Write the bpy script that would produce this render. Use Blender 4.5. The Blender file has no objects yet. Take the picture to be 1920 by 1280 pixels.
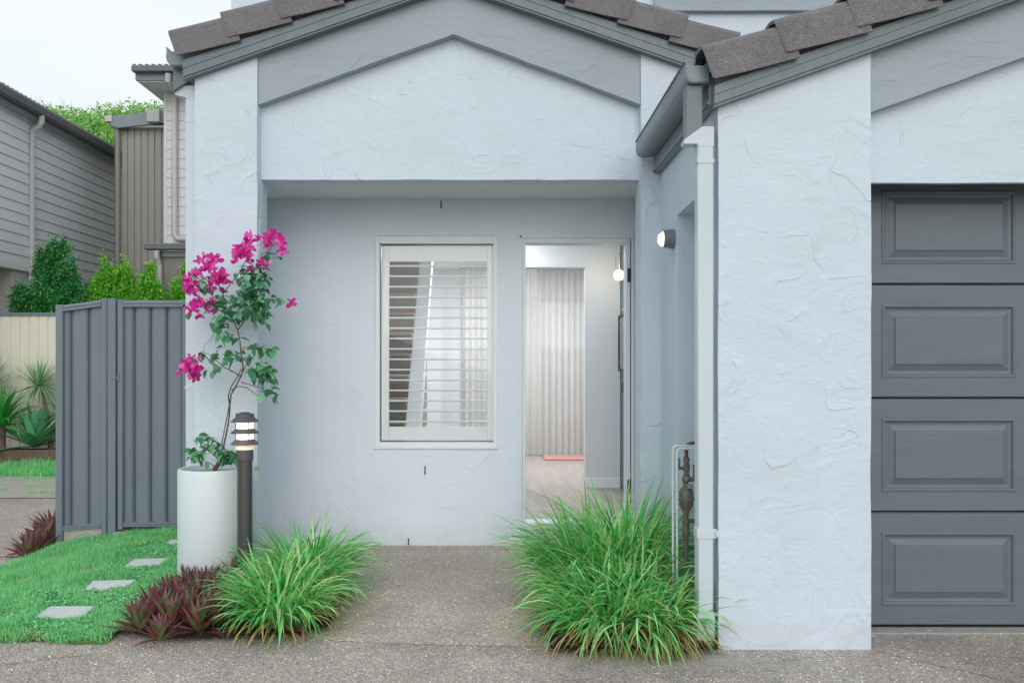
import bpy, bmesh, math, random
import numpy as np
from mathutils import Vector, Matrix, noise
random.seed(7)
RNG = np.random.default_rng(11)
R = math.radians
S = bpy.context.scene
COL = S.collection

# ------------------------------------------------------------------ camera
H = 1.236                       # eye height (m)
F = 1600.0                      # focal length in photo pixels (1920 wide)
cam_d = bpy.data.cameras.new('camera'); cam = bpy.data.objects.new('camera', cam_d)
COL.objects.link(cam); S.camera = cam
cam.location = (0, 0, H); cam.rotation_euler = (R(90), 0, 0)
cam_d.sensor_width = 36; cam_d.lens = 36 * F / 1920
cam_d.shift_x = (960 - 936) / 1920; cam_d.shift_y = (684 - 640) / 1920
cam_d.clip_end = 2000; cam_d.clip_start = 0.05

# ------------------------------------------------------------------ sky, sun, exposure
SUN_EL, SUN_AZ = 24, 176        # soft low sun behind the camera
W = bpy.data.worlds.new('World'); S.world = W; W.use_nodes = True
wn, wl = W.node_tree.nodes, W.node_tree.links
wn.clear()
o_ = wn.new('ShaderNodeOutputWorld'); b_ = wn.new('ShaderNodeBackground')
sky = wn.new('ShaderNodeTexSky'); sky.sky_type = 'NISHITA'; sky.sun_disc = False
sky.sun_elevation = R(SUN_EL); sky.sun_rotation = R(SUN_AZ); sky.air_density = 1.6; sky.dust_density = 4
tc = wn.new('ShaderNodeTexCoord'); nz = wn.new('ShaderNodeTexNoise'); nz.inputs['Scale'].default_value = 2.2
nz.inputs['Detail'].default_value = 6; nz.inputs['Distortion'].default_value = .4
mp = wn.new('ShaderNodeMapping'); mp.inputs['Scale'].default_value = (1, 1, 3.5)
wl.new(tc.outputs['Generated'], mp.inputs[0]); wl.new(mp.outputs[0], nz.inputs['Vector'])
cr = wn.new('ShaderNodeValToRGB')
cr.color_ramp.elements[0].position = .3; cr.color_ramp.elements[0].color = (8.2, 9.0, 9.7, 1)
cr.color_ramp.elements[1].position = .66; cr.color_ramp.elements[1].color = (9.5, 9.8, 10.1, 1)
wl.new(nz.outputs['Fac'], cr.inputs[0])
mx = wn.new('ShaderNodeMix'); mx.data_type = 'RGBA'; mx.inputs['Factor'].default_value = .88
wl.new(sky.outputs[0], mx.inputs['A']); wl.new(cr.outputs[0], mx.inputs['B'])
wl.new(mx.outputs['Result'], b_.inputs[0]); b_.inputs[1].default_value = .105
wl.new(b_.outputs[0], o_.inputs[0])
sd = bpy.data.lights.new('sun', 'SUN'); sun = bpy.data.objects.new('sun', sd); COL.objects.link(sun)
sd.energy = 1.05; sd.angle = R(50); sd.color = (1, .97, .93)
sun.rotation_euler = (R(90 - SUN_EL), 0, R(5))
S.view_settings.view_transform = 'Standard'; S.view_settings.look = 'None'
S.view_settings.exposure = 0.07; S.view_settings.gamma = 1

# ------------------------------------------------------------------ helpers
def P(px, py, Y):               # a point of the photo at distance Y
    return Vector(((px - 936) * Y / F, Y, H - (py - 684) * Y / F))
def smooth01(t): t = max(0., min(1., t)); return t * t * (3 - 2 * t)
def g(x, y):                    # height of the ground
    z = -.14 * smooth01((-2.35 - x) / 1.3)
    return z - .09 * smooth01((-3.3 - x) / 1.5) * smooth01((y - 5.5) / 4)
def setp(o, label=None, cat=None, group=None, kind=None):
    for k, v in (('label', label), ('category', cat), ('group', group), ('kind', kind)):
        if v: o[k] = v
    return o
def thing(name, label, cat, loc=(0, 0, 0), group=None):
    o = bpy.data.objects.new(name, None); COL.objects.link(o); o.location = loc; o.empty_display_size = .1
    return setp(o, label, cat, group)
def link(name, me, m, parent=None):
    o = bpy.data.objects.new(name, me); COL.objects.link(o)
    if m is not None: me.materials.append(m)
    if parent is not None:
        o.parent = parent
        off = Vector((0, 0, 0)); p = parent
        while p is not None: off += p.location; p = p.parent
        o.location = -off       # meshes are written in world coordinates
    return o
def np_mesh(name, V, Fc, uv=None, smooth=False):
    """V (n,3), Fc (m,k) with k constant"""
    me = bpy.data.meshes.new(name); V = np.asarray(V, np.float32); Fc = np.asarray(Fc, np.int32)
    m, k = Fc.shape
    me.vertices.add(len(V)); me.vertices.foreach_set('co', V.ravel())
    me.loops.add(m * k); me.loops.foreach_set('vertex_index', Fc.ravel())
    me.polygons.add(m); me.polygons.foreach_set('loop_start', np.arange(0, m * k, k, dtype=np.int32))
    me.polygons.foreach_set('loop_total', np.full(m, k, np.int32))
    if smooth: me.polygons.foreach_set('use_smooth', np.ones(m, bool))
    me.update(calc_edges=True)
    if uv is not None:
        l = me.uv_layers.new(name='UVMap'); l.data.foreach_set('uv', np.asarray(uv, np.float32)[Fc.ravel()].ravel())
    return me

class MB:
    def __init__(s): s.b = bmesh.new()
    def box(s, x0, x1, y0, y1, z0, z1, bev=0, rot=None, seg=1):
        r = bmesh.ops.create_cube(s.b, size=1); v = r['verts']
        for q in v: q.co = Vector(((x0 + x1) / 2 + q.co.x * (x1 - x0), (y0 + y1) / 2 + q.co.y * (y1 - y0), (z0 + z1) / 2 + q.co.z * (z1 - z0)))
        if bev:
            e = list({e for q in v for e in q.link_edges})
            bmesh.ops.bevel(s.b, geom=e, offset=bev, segments=seg, affect='EDGES', profile=.5)
        return s
    def prism(s, poly, a0, a1, axis='y'):
        """poly in the two other axes: y -> (x,z); x -> (y,z); z -> (x,y)"""
        def mk(p, a): return {'y': (p[0], a, p[1]), 'x': (a, p[0], p[1]), 'z': (p[0], p[1], a)}[axis]
        A = [s.b.verts.new(mk(p, a0)) for p in poly]; B = [s.b.verts.new(mk(p, a1)) for p in poly]
        n = len(poly); fs = [s.b.faces.new(A), s.b.faces.new(B[::-1])]
        for i in range(n): fs.append(s.b.faces.new((A[i], B[i], B[(i + 1) % n], A[(i + 1) % n])))
        bmesh.ops.recalc_face_normals(s.b, faces=fs); return s
    def tube(s, pts, r, n=8, cap=True):
        pts = [Vector(p) for p in pts]; rr = r if hasattr(r, '__len__') else [r] * len(pts)
        rings = []; up = Vector((0, 0, 1)); prev = None
        for i, p in enumerate(pts):
            d = (pts[min(i + 1, len(pts) - 1)] - pts[max(i - 1, 0)]).normalized()
            if prev is None:
                a = d.cross(up if abs(d.z) < .9 else Vector((1, 0, 0))).normalized()
            else: a = (prev - d * prev.dot(d)).normalized()
            prev = a; b = d.cross(a)
            rings.append([s.b.verts.new(p + (a * math.cos(2 * math.pi * k / n) + b * math.sin(2 * math.pi * k / n)) * rr[i]) for k in range(n)])
        fs = []
        for i in range(len(rings) - 1):
            for k in range(n): fs.append(s.b.faces.new((rings[i][k], rings[i][(k + 1) % n], rings[i + 1][(k + 1) % n], rings[i + 1][k])))
        if cap: fs.append(s.b.faces.new(rings[0][::-1])); fs.append(s.b.faces.new(rings[-1]))
        for f in fs: f.smooth = True
        bmesh.ops.recalc_face_normals(s.b, faces=fs)
        return s
    def lathe(s, prof, c=(0, 0, 0), n=32, M=None, smooth=True):
        """prof: (r, z) pairs"""
        rings = []
        for r, z in prof:
            ring = []
            for k in range(n):
                v = Vector((max(r, 1e-4) * math.cos(2 * math.pi * k / n), max(r, 1e-4) * math.sin(2 * math.pi * k / n), z))
                if M is not None: v = M @ v
                ring.append(s.b.verts.new(v + Vector(c)))
            rings.append(ring)
        fs = []
        for i in range(len(rings) - 1):
            for k in range(n): fs.append(s.b.faces.new((rings[i][k], rings[i][(k + 1) % n], rings[i + 1][(k + 1) % n], rings[i + 1][k])))
        fs.append(s.b.faces.new(rings[0][::-1])); fs.append(s.b.faces.new(rings[-1]))
        for f in fs: f.smooth = smooth
        bmesh.ops.recalc_face_normals(s.b, faces=fs)
        return s
    def strip(s, prof, y0, y1, axis='y', th=.003):   # open profile extruded with a thickness
        n = len(prof); q = []
        for i, p in enumerate(prof):
            a = Vector(prof[max(i - 1, 0)]); c = Vector(prof[min(i + 1, n - 1)]); d = (c - a).normalized()
            q.append((p[0] - d.y * th, p[1] + d.x * th))
        return s.prism(list(prof) + q[::-1], y0, y1, axis)
    def build(s, name, m, parent=None, ang=40):
        me = bpy.data.meshes.new(name); s.b.to_mesh(me); s.b.free()
        me.polygons.foreach_set('use_smooth', [True] * len(me.polygons))
        me.set_sharp_from_angle(angle=R(ang)); me.update()
        return link(name, me, m, parent)
    def rough(s, step=.055, amp=.0035, axes='xyz', lim=None):
        """cut the shape into a fine grid and push its skin about: hand trowelled render"""
        b = s.b; vs = [v.co.copy() for v in b.verts]
        for ai, ax in enumerate('xyz'):
            if ax not in axes: continue
            lo = min(v[ai] for v in vs); hi = max(v[ai] for v in vs)
            if lim: hi = min(hi, lim[ai])
            n = Vector([1 if k == ai else 0 for k in range(3)])
            c = math.floor(lo / step) * step + step
            while c < hi - 1e-4:
                if c > lo + 1e-4:
                    bmesh.ops.bisect_plane(b, geom=b.verts[:] + b.edges[:] + b.faces[:], dist=1e-5, plane_co=n * c, plane_no=n)
                c += step
        for v in b.verts:
            p = v.co
            d = noise.noise_vector(p * 3.1) * 1.0 + noise.noise_vector(p * 9.0 + Vector((7, 3, 1))) * .6
            v.co = p + d * amp
        return s

# ------------------------------------------------------------------ materials
def mat(name, col=(.5, .5, .5), rough=.6, metal=0, spec=.5):
    m = bpy.data.materials.new(name); m.use_nodes = True
    b = m.node_tree.nodes['Principled BSDF']
    b.inputs['Base Color'].default_value = (*col, 1); b.inputs['Roughness'].default_value = rough
    b.inputs['Metallic'].default_value = metal; b.inputs['Specular IOR Level'].default_value = spec
    return m
class NT:
    def __init__(s, m): s.m = m; s.n = m.node_tree.nodes; s.l = m.node_tree.links; s.p = s.n['Principled BSDF']
    def new(s, t, **k):
        x = s.n.new(t)
        for a, v in k.items():
            if a in x.inputs: x.inputs[a].default_value = v
            else: setattr(x, a, v)
        return x
    def co(s, scale=(1, 1, 1), rot=(0, 0, 0)):
        c = s.new('ShaderNodeTexCoord'); mp = s.new('ShaderNodeMapping'); mp.inputs['Scale'].default_value = scale
        mp.inputs['Rotation'].default_value = rot; s.l.new(c.outputs['Object'], mp.inputs[0]); return mp.outputs[0]
    def noise(s, co, scale, detail=4, rough=.5, dist=0):
        x = s.new('ShaderNodeTexNoise'); x.inputs['Scale'].default_value = scale; x.inputs['Detail'].default_value = detail
        x.inputs['Roughness'].default_value = rough; x.inputs['Distortion'].default_value = dist; s.l.new(co, x.inputs['Vector']); return x.outputs['Fac']
    def voro(s, co, scale, feat='F1', out='Distance', rnd=1):
        x = s.new('ShaderNodeTexVoronoi'); x.feature = feat; x.inputs['Scale'].default_value = scale; x.inputs['Randomness'].default_value = rnd
        s.l.new(co, x.inputs['Vector']); return x.outputs[out]
    def ramp(s, f, stops, interp='LINEAR'):
        x = s.new('ShaderNodeValToRGB'); e = x.color_ramp.elements; x.color_ramp.interpolation = interp
        while len(e) < len(stops): e.new(.5)
        for i, (p, c) in enumerate(stops): e[i].position = p; e[i].color = (*c, 1) if hasattr(c, '__len__') else (c, c, c, 1)
        s.l.new(f, x.inputs[0]); return x.outputs[0]
    def math(s, op, a, b=None, clamp=False):
        x = s.new('ShaderNodeMath'); x.operation = op; x.use_clamp = clamp
        for i, v in enumerate((a, b)):
            if v is None: continue
            if isinstance(v, (int, float)): x.inputs[i].default_value = v
            else: s.l.new(v, x.inputs[i])
        return x.outputs[0]
    def mix(s, f, a, b, mode='MIX'):
        x = s.new('ShaderNodeMix'); x.data_type = 'RGBA'; x.blend_type = mode
        for k, v in (('Factor', f), ('A', a), ('B', b)):
            if isinstance(v, (int, float)): x.inputs[k].default_value = v
            elif isinstance(v, tuple): x.inputs[k].default_value = (*v, 1)
            else: s.l.new(v, x.inputs[k])
        return x.outputs['Result']
    def bump(s, h, dist, strength=1):
        x = s.new('ShaderNodeBump'); x.inputs['Distance'].default_value = dist; x.inputs['Strength'].default_value = strength
        s.l.new(h, x.inputs['Height'])
        if s.p.inputs['Normal'].is_linked: s.l.new(s.p.inputs['Normal'].links[0].from_socket, x.inputs['Normal'])
        s.l.new(x.outputs[0], s.p.inputs['Normal']); return x
    def base(s, c): s.l.new(c, s.p.inputs['Base Color'])
    def roughn(s, c): s.l.new(c, s.p.inputs['Roughness'])

def stucco(name, col, strength=1.0, stretch=(1, 1, 1)):
    m = mat(name, col, .55, 0, .35); t = NT(m); co = t.co(stretch)
    w = t.noise(co, 1.9, 2); 
    # trowel edges: where a wandering noise crosses a level the plaster steps
    vm = t.new('ShaderNodeVectorMath', operation='MULTIPLY_ADD'); nv = t.new('ShaderNodeTexNoise'); nv.inputs['Scale'].default_value = 2.4
    t.l.new(co, nv.inputs['Vector']); t.l.new(nv.outputs['Color'], vm.inputs[0]); vm.inputs[1].default_value = (.5, .5, .5); t.l.new(co, vm.inputs[2])
    h = None
    for sc, lv, off in ((2.2, .52, 0), (3.9, .58, 0), (6.0, .62, 0), (3.1, .40, 0)):
        n1 = t.noise(vm.outputs[0], sc, 1.2, .4, .6)
        a = t.ramp(n1, [(lv, 0.), (lv + .015, 1.), (min(lv + .13, .98), 0.)])
        mk = t.ramp(t.noise(co, sc * .9 + .7, 1), [(.50, 0.), (.72, 1.)])
        a = t.math('MULTIPLY', a, mk)
        h = a if h is None else t.math('ADD', h, a)
    t.bump(h, .0036 * strength, .85)
    t.bump(t.noise(vm.outputs[0], 5.5, 3, .5, .8), .0095 * strength, .8)
    t.bump(t.noise(t.co((1, 1, 1.9), (0, R(25), 0)), 15, 5, .6, .9), .0042 * strength, .85)
    t.bump(t.noise(t.co((1, 1, 4)), 26, 4, .6), .0012 * strength, .8)
    c = t.ramp(w, [(.3, tuple(x * .955 for x in col)), (.7, tuple(min(1, x * 1.02) for x in col))])
    sz_ = t.new('ShaderNodeSeparateXYZ'); t.l.new(t.co((1, 1, 1)), sz_.inputs[0])      # faint splash dirt just above the paving
    dirt = t.math('MULTIPLY', t.ramp(sz_.outputs['Z'], [(.0, 1.), (.16, 0.)]), t.ramp(t.noise(co, 7, 5, .65), [(.35, 0.), (.7, .55)]))
    c = t.mix(dirt, c, tuple(x * .72 for x in (col[0] * 1.05, col[1], col[2] * .88)))
    streak = t.ramp(t.noise(t.co((5, 5, .35)), 2.2, 4, .6), [(.56, 0.), (.75, .22)])
    c = t.mix(streak, c, tuple(x * .86 for x in col))
    sp = t.ramp(t.noise(co, 60, 3, .6), [(.22, (.80, .82, .83)), (.30, (1, 1, 1))])
    t.base(t.mix(1.0, c, sp, 'MULTIPLY'))
    return m
WALL = (.582, .668, .762)
M = {}
M['stucco'] = stucco('white_stucco', WALL, 1.0)
M['stucco_fine'] = stucco('smoother_white_stucco', WALL, .45)
M['stucco_porch_bright'] = stucco('brightened_porch_stucco', (.715, .795, .885), .65)  # same white stucco, its colour lightened to offset the shade in the porch
M['trim'] = stucco('grey_painted_stucco', (.325, .388, .44), .9, (.6, 1, 1.6))

def painted(name, col, rough=.45, bump=.0006, scale=40, var=.06, stretch=(1, 1, 1), metal=0):
    m = mat(name, col, rough, metal); t = NT(m); co = t.co(stretch)
    n = t.noise(co, 3.0, 5, .6)
    t.base(t.ramp(n, [(.3, tuple(c * (1 - var) for c in col)), (.7, tuple(min(1, c * (1 + var)) for c in col))]))
    t.roughn(t.ramp(t.noise(co, 11, 4, .6), [(.3, rough * .85), (.7, min(1, rough * 1.2))]))
    t.bump(t.noise(co, scale, 4, .6), bump, .8)
    return m
M['barge'] = painted('slate_grey_painted_metal', (.125, .165, .195), .38, .0004, 12, .05, (3, 3, 1))
M['gutter'] = painted('slate_grey_gutter_metal', (.165, .215, .245), .35, .0004, 10, .10, (2, .6, 2))
M['fence_grey'] = painted('slate_grey_steel_sheet', (.158, .195, .238), .42, .0003, 9, .05, (1, 1, .5))
M['downpipe'] = painted('white_painted_downpipe', (.54, .62, .68), .5, .0006, 30, .03, (1, 1, .3))
M['white_pipe'] = painted('white_painted_pipe', (.60, .67, .71), .4, .0005, 60, .05)
M['frame'] = painted('pale_window_frame_paint', (.74, .81, .86), .4, .0003, 40, .02)
M['shutter'] = painted('white_shutter_paint', (.84, .87, .90), .4, .0003, 50, .02)
M['louvre'] = painted('white_louvre_paint', (.78, .88, .91), .4, .0002, 50, .02)
M['jamb'] = painted('pale_door_frame_paint', (.72, .79, .83), .4, .0003, 40, .02)
M['teal'] = painted('teal_blue_wall_paint', (.10, .19, .235), .5, .0004, 40, .04)
M['black'] = painted('matt_black_metal', (.018, .018, .022), .45, .0003, 50, .1)
M['dark'] = mat('dark_gap', (.012, .012, .013), .9)
M['brass'] = mat('polished_brass', (.75, .56, .22), .25, 1)
M['chrome'] = mat('galvanised_hook_steel', (.6, .62, .63), .3, 1)
M['inner_wall'] = painted('interior_wall_paint', (.72, .75, .78), .7, .0003, 50, .02)
M['inner_ceiling'] = painted('interior_ceiling_paint', (.75, .76, .77), .8, .0003, 50, .02)
M['planter'] = painted('white_glazed_planter', (.66, .74, .78), .5, .0008, 5, .03, (1, 1, .4))
M['lamp_metal'] = painted('weathered_charcoal_metal', (.085, .085, .095), .5, .0006, 60, .15)
M['post_metal'] = painted('weathered_dark_bronze_post', (.058, .056, .062), .42, .0005, 30, .35, (8, 8, .4))
M['light_grey_metal'] = painted('blue_grey_lamp_housing', (.16, .20, .24), .4, .0005, 60, .1)

# garage door: painted sheet with a faint embossed wood grain
m = mat('charcoal_garage_door', (.118, .15, .175), .42); t = NT(m); co = t.co((.55, 1, 5))
gr = t.noise(co, 16, 6, .65, 1.5)
t.bump(t.ramp(gr, [(.35, 0.), (.65, 1.)]), .0006, .8)
t.base(t.ramp(t.noise(co, 2.5, 4, .6), [(.3, (.112, .140, .170)), (.7, (.130, .162, .194))]))
t.roughn(t.ramp(gr, [(.3, .34), (.7, .52)])); M['garage'] = m

# concrete roof tile with wrinkled glaze
m = mat('grey_brown_roof_tile', (.15, .13, .14), .5); t = NT(m); co = t.co()
ridg = t.noise(t.co((1, 1, 1.7), (0, R(24), 0)), 66, 2.5, .5, 2.2)
ab = t.math('ABSOLUTE', t.math('SUBTRACT', ridg, .5)); 
t.bump(t.ramp(ridg, [(.36, 0.), (.62, 1.)]), .0042, .9)
t.bump(t.noise(co, 220, 2), .0003, .5)
c = t.ramp(t.noise(co, 5, 5, .6), [(.3, (.205, .192, .205)), (.55, (.235, .222, .238)), (.75, (.265, .248, .262))])
c = t.mix(t.ramp(t.noise(co, 18, 4, .7), [(.66, 0.), (.78, .4)]), c, (.31, .25, .21))
t.base(c); t.roughn(t.ramp(ridg, [(.3, .38), (.7, .62)])); M['tile'] = m

# exposed aggregate concrete
def aggregate(name, tint, light=1.0, mortar=(.20, .185, .165)):
    m = mat(name, (.3, .27, .24), .75); t = NT(m); co = t.co()
    v = t.new('ShaderNodeTexVoronoi'); v.inputs['Scale'].default_value = 122; v.feature = 'F1'; t.l.new(co, v.inputs['Vector'])
    sep = t.new('ShaderNodeSeparateColor'); t.l.new(v.outputs['Color'], sep.inputs[0])
    L = light
    peb = t.ramp(sep.outputs[0], [(0., tuple(.13 * L * x for x in tint)), (.18, (.235 * L, .225 * L, .215 * L)), (.34, (.34 * L, .30 * L, .245 * L)), (.5, (.27 * L, .27 * L, .27 * L)),
                                  (.64, (.40 * L, .33 * L, .26 * L)), (.78, (.30 * L, .235 * L, .19 * L)), (.93, (.50 * L, .47 * L, .42 * L)), (.985, (.80 * L, .78 * L, .74 * L))], 'CONSTANT')
    peb = t.mix(1.0, peb, tint, 'MULTIPLY')
    e = t.ramp(v.outputs['Distance'], [(.44, 0.), (.66, 1.)])
    c = t.mix(e, peb, tuple(a * b for a, b in zip(mortar, tint)))
    big = t.ramp(t.noise(co, 1.1, 5, .6), [(.33, .80), (.66, 1.10)])
    c = t.mix(1.0, c, big, 'MULTIPLY')
    if name.endswith('driveway'):       # worn cement where the slab meets the garage pier and the bed
        vp = t.new('ShaderNodeVectorMath', operation='MULTIPLY_ADD'); t.l.new(co, vp.inputs[0]); vp.inputs[1].default_value = (1 / .75, 1 / .13, 1); vp.inputs[2].default_value = (-.85 / .75, -3.585 / .13, 0)
        ln = t.new('ShaderNodeVectorMath', operation='LENGTH'); t.l.new(vp.outputs[0], ln.inputs[0])
        mk = t.math('MULTIPLY', t.ramp(ln.outputs['Value'], [(.3, 1.), (1., 0.)]), t.ramp(t.noise(co, 9, 5, .65), [(.42, 0.), (.6, .8)]))
        c = t.mix(mk, c, (.50, .49, .46))
        st_ = t.ramp(t.noise(t.co((1, 1.6, 1)), 2.3, 6, .7), [(.28, (.70, .69, .68)), (.42, (1, 1, 1))]); c = t.mix(1.0, c, st_, 'MULTIPLY')
    big2 = t.ramp(t.noise(t.co((1, .45, 1)), 4.2, 5, .65), [(.3, .86), (.7, 1.08)])
    c = t.mix(1.0, c, big2, 'MULTIPLY')
    t.base(c)
    t.bump(t.ramp(v.outputs['Distance'], [(.0, 1.), (.75, 0.)]), .0060, 1.)
    t.roughn(t.ramp(sep.outputs[1], [(0, .5), (1, .85)]))
    return m
M['drive'] = aggregate('exposed_aggregate_driveway', (1.02, 1.0, .985), 1.9, (.36, .34, .32))
M['path'] = aggregate('exposed_aggregate_path', (1.05, 1.0, .95), 2.1, (.46, .43, .39))
def soil(name, a, b, sc=40):
    m = mat(name, a, .9, 0, .2); t = NT(m); co = t.co()
    t.base(t.ramp(t.noise(co, sc, 6, .7), [(.3, a), (.7, b)])); t.bump(t.noise(co, sc, 6, .7), .02, 1); return m
M['mulch'] = soil('dark_mulch_soil', (.035, .022, .016), (.12, .07, .045), 55)
M['earth'] = soil('bare_earth', (.09, .14, .05), (.20, .24, .10), 30)
M['concrete'] = soil('pale_concrete', (.34, .335, .32), (.50, .49, .47), 25); NT(M['concrete'])
M['timber'] = soil('grey_weathered_timber', (.13, .095, .07), (.24, .18, .14), 20)
M['stone'] = soil('pale_grey_stepping_stone', (.62, .67, .70), (.80, .83, .85), 30)
M['pavers'] = soil('mossy_paving', (.30, .30, .24), (.50, .49, .44), 9)
M['kerb_timber'] = soil('dark_timber_edging', (.10, .075, .055), (.19, .15, .12), 18)

def foliage(name, stops, rough=.5, trans=.25, tip=None, under=None, spec=.4):
    """colour varies leaf by leaf"""
    m = mat(name, stops[0][1], rough, 0, spec); t = NT(m)
    gi = t.new('ShaderNodeNewGeometry'); c = t.ramp(gi.outputs['Random Per Island'], stops)
    if tip:
        uv = t.new('ShaderNodeTexCoord'); sx = t.new('ShaderNodeSeparateXYZ'); t.l.new(uv.outputs['UV'], sx.inputs[0])
        col, start, chance = tip
        f = t.ramp(sx.outputs['Y'], [(start, 0.), (1., 1.)])
        rr = t.math('FRACT', t.math('MULTIPLY', gi.outputs['Random Per Island'], 37.7))
        f = t.math('MULTIPLY', f, t.math('LESS_THAN', rr, chance)); c = t.mix(f, c, col)
    if under:
        rr2 = t.math('FRACT', t.math('MULTIPLY', gi.outputs['Random Per Island'], 17.3))
        cu = t.ramp(rr2, under); c = t.mix(gi.outputs['Backfacing'], c, cu)
    t.base(c)
    tr = t.new('ShaderNodeBsdfTranslucent'); mxs = t.new('ShaderNodeMixShader'); mxs.inputs[0].default_value = trans
    out = t.n['Material Output']; t.l.new(t.mix(1.0, c, (1.25, 1.25, .8), 'MULTIPLY'), tr.inputs[0])
    t.l.new(t.p.outputs[0], mxs.inputs[1]); t.l.new(tr.outputs[0], mxs.inputs[2]); t.l.new(mxs.outputs[0], out.inputs[0])
    return m
M['liriope'] = foliage('strappy_green_blade', [(0, (.03, .27, .06)), (.25, (.08, .50, .12)), (.5, (.20, .68, .22)), (.8, (.42, .82, .36)), (1, (.66, .80, .36))], .42, .2, ((.42, .36, .14), .55, .28))
M['liriope_old'] = foliage('old_yellowing_blade', [(0, (.10, .33, .07)), (.35, (.26, .44, .10)), (.6, (.48, .48, .14)), (.8, (.42, .28, .18)), (1, (.30, .19, .12))], .5, .2, ((.30, .17, .11), .45, .7))
M['lawn_blade'] = foliage('lawn_grass_blade', [(0, (.11, .48, .20)), (.4, (.20, .68, .30)), (.8, (.34, .82, .42)), (1, (.62, .78, .46))], .55, .38)
tl_ = NT(M['lawn_blade']); pc = [l for l in tl_.l if l.to_socket == tl_.p.inputs['Base Color']][0].from_socket
vv = tl_.ramp(tl_.noise(tl_.co((1, 1, .2)), 3.2, 4, .6), [(.30, (.60, .74, .70)), (.42, (.92, .95, .95)), (.55, (1, 1, 1)), (.68, (1.55, 1.02, .95))]); tl_.base(tl_.mix(1.0, pc, vv, 'MULTIPLY'))
M['clover'] = foliage('clover_leaf', [(0, (.14, .52, .22)), (1, (.30, .74, .36))], .5, .2)
M['rhoeo'] = foliage('green_and_purple_leaf', [(0, (.06, .15, .06)), (.55, (.17, .21, .09)), (.8, (.25, .11, .09)), (1, (.18, .06, .07))], .38, .12, ((.24, .09, .09), .4, .4),
                     [(0, (.20, .035, .06)), (.5, (.24, .05, .11)), (.8, (.12, .13, .07)), (1, (.13, .03, .09))])
M['boug_leaf'] = foliage('dark_green_heart_leaf', [(0, (.03, .17, .08)), (.5, (.08, .32, .15)), (.85, (.16, .40, .23)), (1, (.26, .48, .28))], .38, .15)
M['bract'] = foliage('magenta_bract', [(0, (.62, .015, .36)), (.5, (.76, .04, .52)), (1, (.88, .20, .62))], .5, .35)
M['petal'] = mat('tiny_white_flower', (.85, .75, .75), .5)
M['bark'] = soil('grey_brown_bark', (.13, .10, .085), (.26, .21, .18), 45)
M['shrub_dark'] = foliage('dark_shrub_leaf', [(0, (.02, .16, .06)), (.5, (.05, .32, .10)), (.85, (.12, .50, .15)), (1, (.30, .68, .16))], .4, .25)
M['shrub_light'] = foliage('fresh_shrub_leaf', [(0, (.06, .30, .03)), (.4, (.16, .58, .06)), (.8, (.34, .76, .09)), (1, (.58, .80, .18))], .4, .3)
M['hill_leaf'] = foliage('distant_tree_leaf', [(0, (.09, .28, .09)), (.4, (.20, .50, .13)), (.75, (.36, .66, .18)), (1, (.52, .72, .27))], .6, .3)
M['agave'] = foliage('blue_green_agave_leaf', [(0, (.07, .32, .16)), (1, (.16, .48, .26))], .45, .1)
M['yucca'] = foliage('pale_spiky_leaf', [(0, (.12, .30, .12)), (.6, (.26, .50, .25)), (1, (.46, .62, .40))], .5, .1)
M['cordy'] = foliage('bright_strap_leaf', [(0, (.03, .24, .05)), (1, (.10, .52, .09))], .4, .2)

# claddings
m = painted('light_grey_weatherboard', (.64, .66, .69), .6, .0006, 18, .04); M['clad'] = m
M['clad_light'] = painted('pale_grey_weatherboard', (.62, .62, .63), .6, .0006, 18, .03)
M['clad_brown'] = painted('taupe_vertical_cladding', (.30, .29, .27), .6, .0004, 18, .03)
M['taupe'] = painted('taupe_render', (.24, .22, .215), .7, .0008, 25, .03)
M['tan'] = painted('tan_render', (.47, .40, .31), .7, .0008, 25, .03)
M['grey_render'] = painted('grey_render', (.42, .42, .43), .7, .0008, 25, .03)
M['roof_dark'] = painted('dark_grey_roof_metal', (.12, .13, .14), .45, .0004, 9, .08)
M['roof_mid'] = painted('blue_grey_fascia', (.20, .23, .26), .45, .0004, 9, .05)
M['soffit'] = painted('white_soffit', (.62, .64, .65), .6, .0003, 9, .02)
M['pvc'] = painted('pale_grey_plastic_pipe', (.47, .47, .475), .4, .0002, 9, .04)
M['pvc_brown'] = painted('taupe_plastic_pipe', (.24, .225, .21), .4, .0002, 9, .04)
M['beige'] = painted('beige_steel_fence', (.70, .69, .60), .5, .0003, 9, .03)

def emit(name, col, st):
    m = mat(name, (.9, .85, .75), .4); p = m.node_tree.nodes['Principled BSDF']
    p.inputs['Emission Color'].default_value = (*col, 1); p.inputs['Emission Strength'].default_value = st; return m
M['glow'] = emit('lit_lamp_glass', (1, .93, .80), 1.15)
M['glow_warm'] = emit('lit_lamp_base', (1, .80, .42), .42)
M['globe'] = emit('lit_globe', (1, .86, .62), 1.05)
M['dome'] = emit('lit_dome', (1, .92, .82), 1.3)

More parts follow.
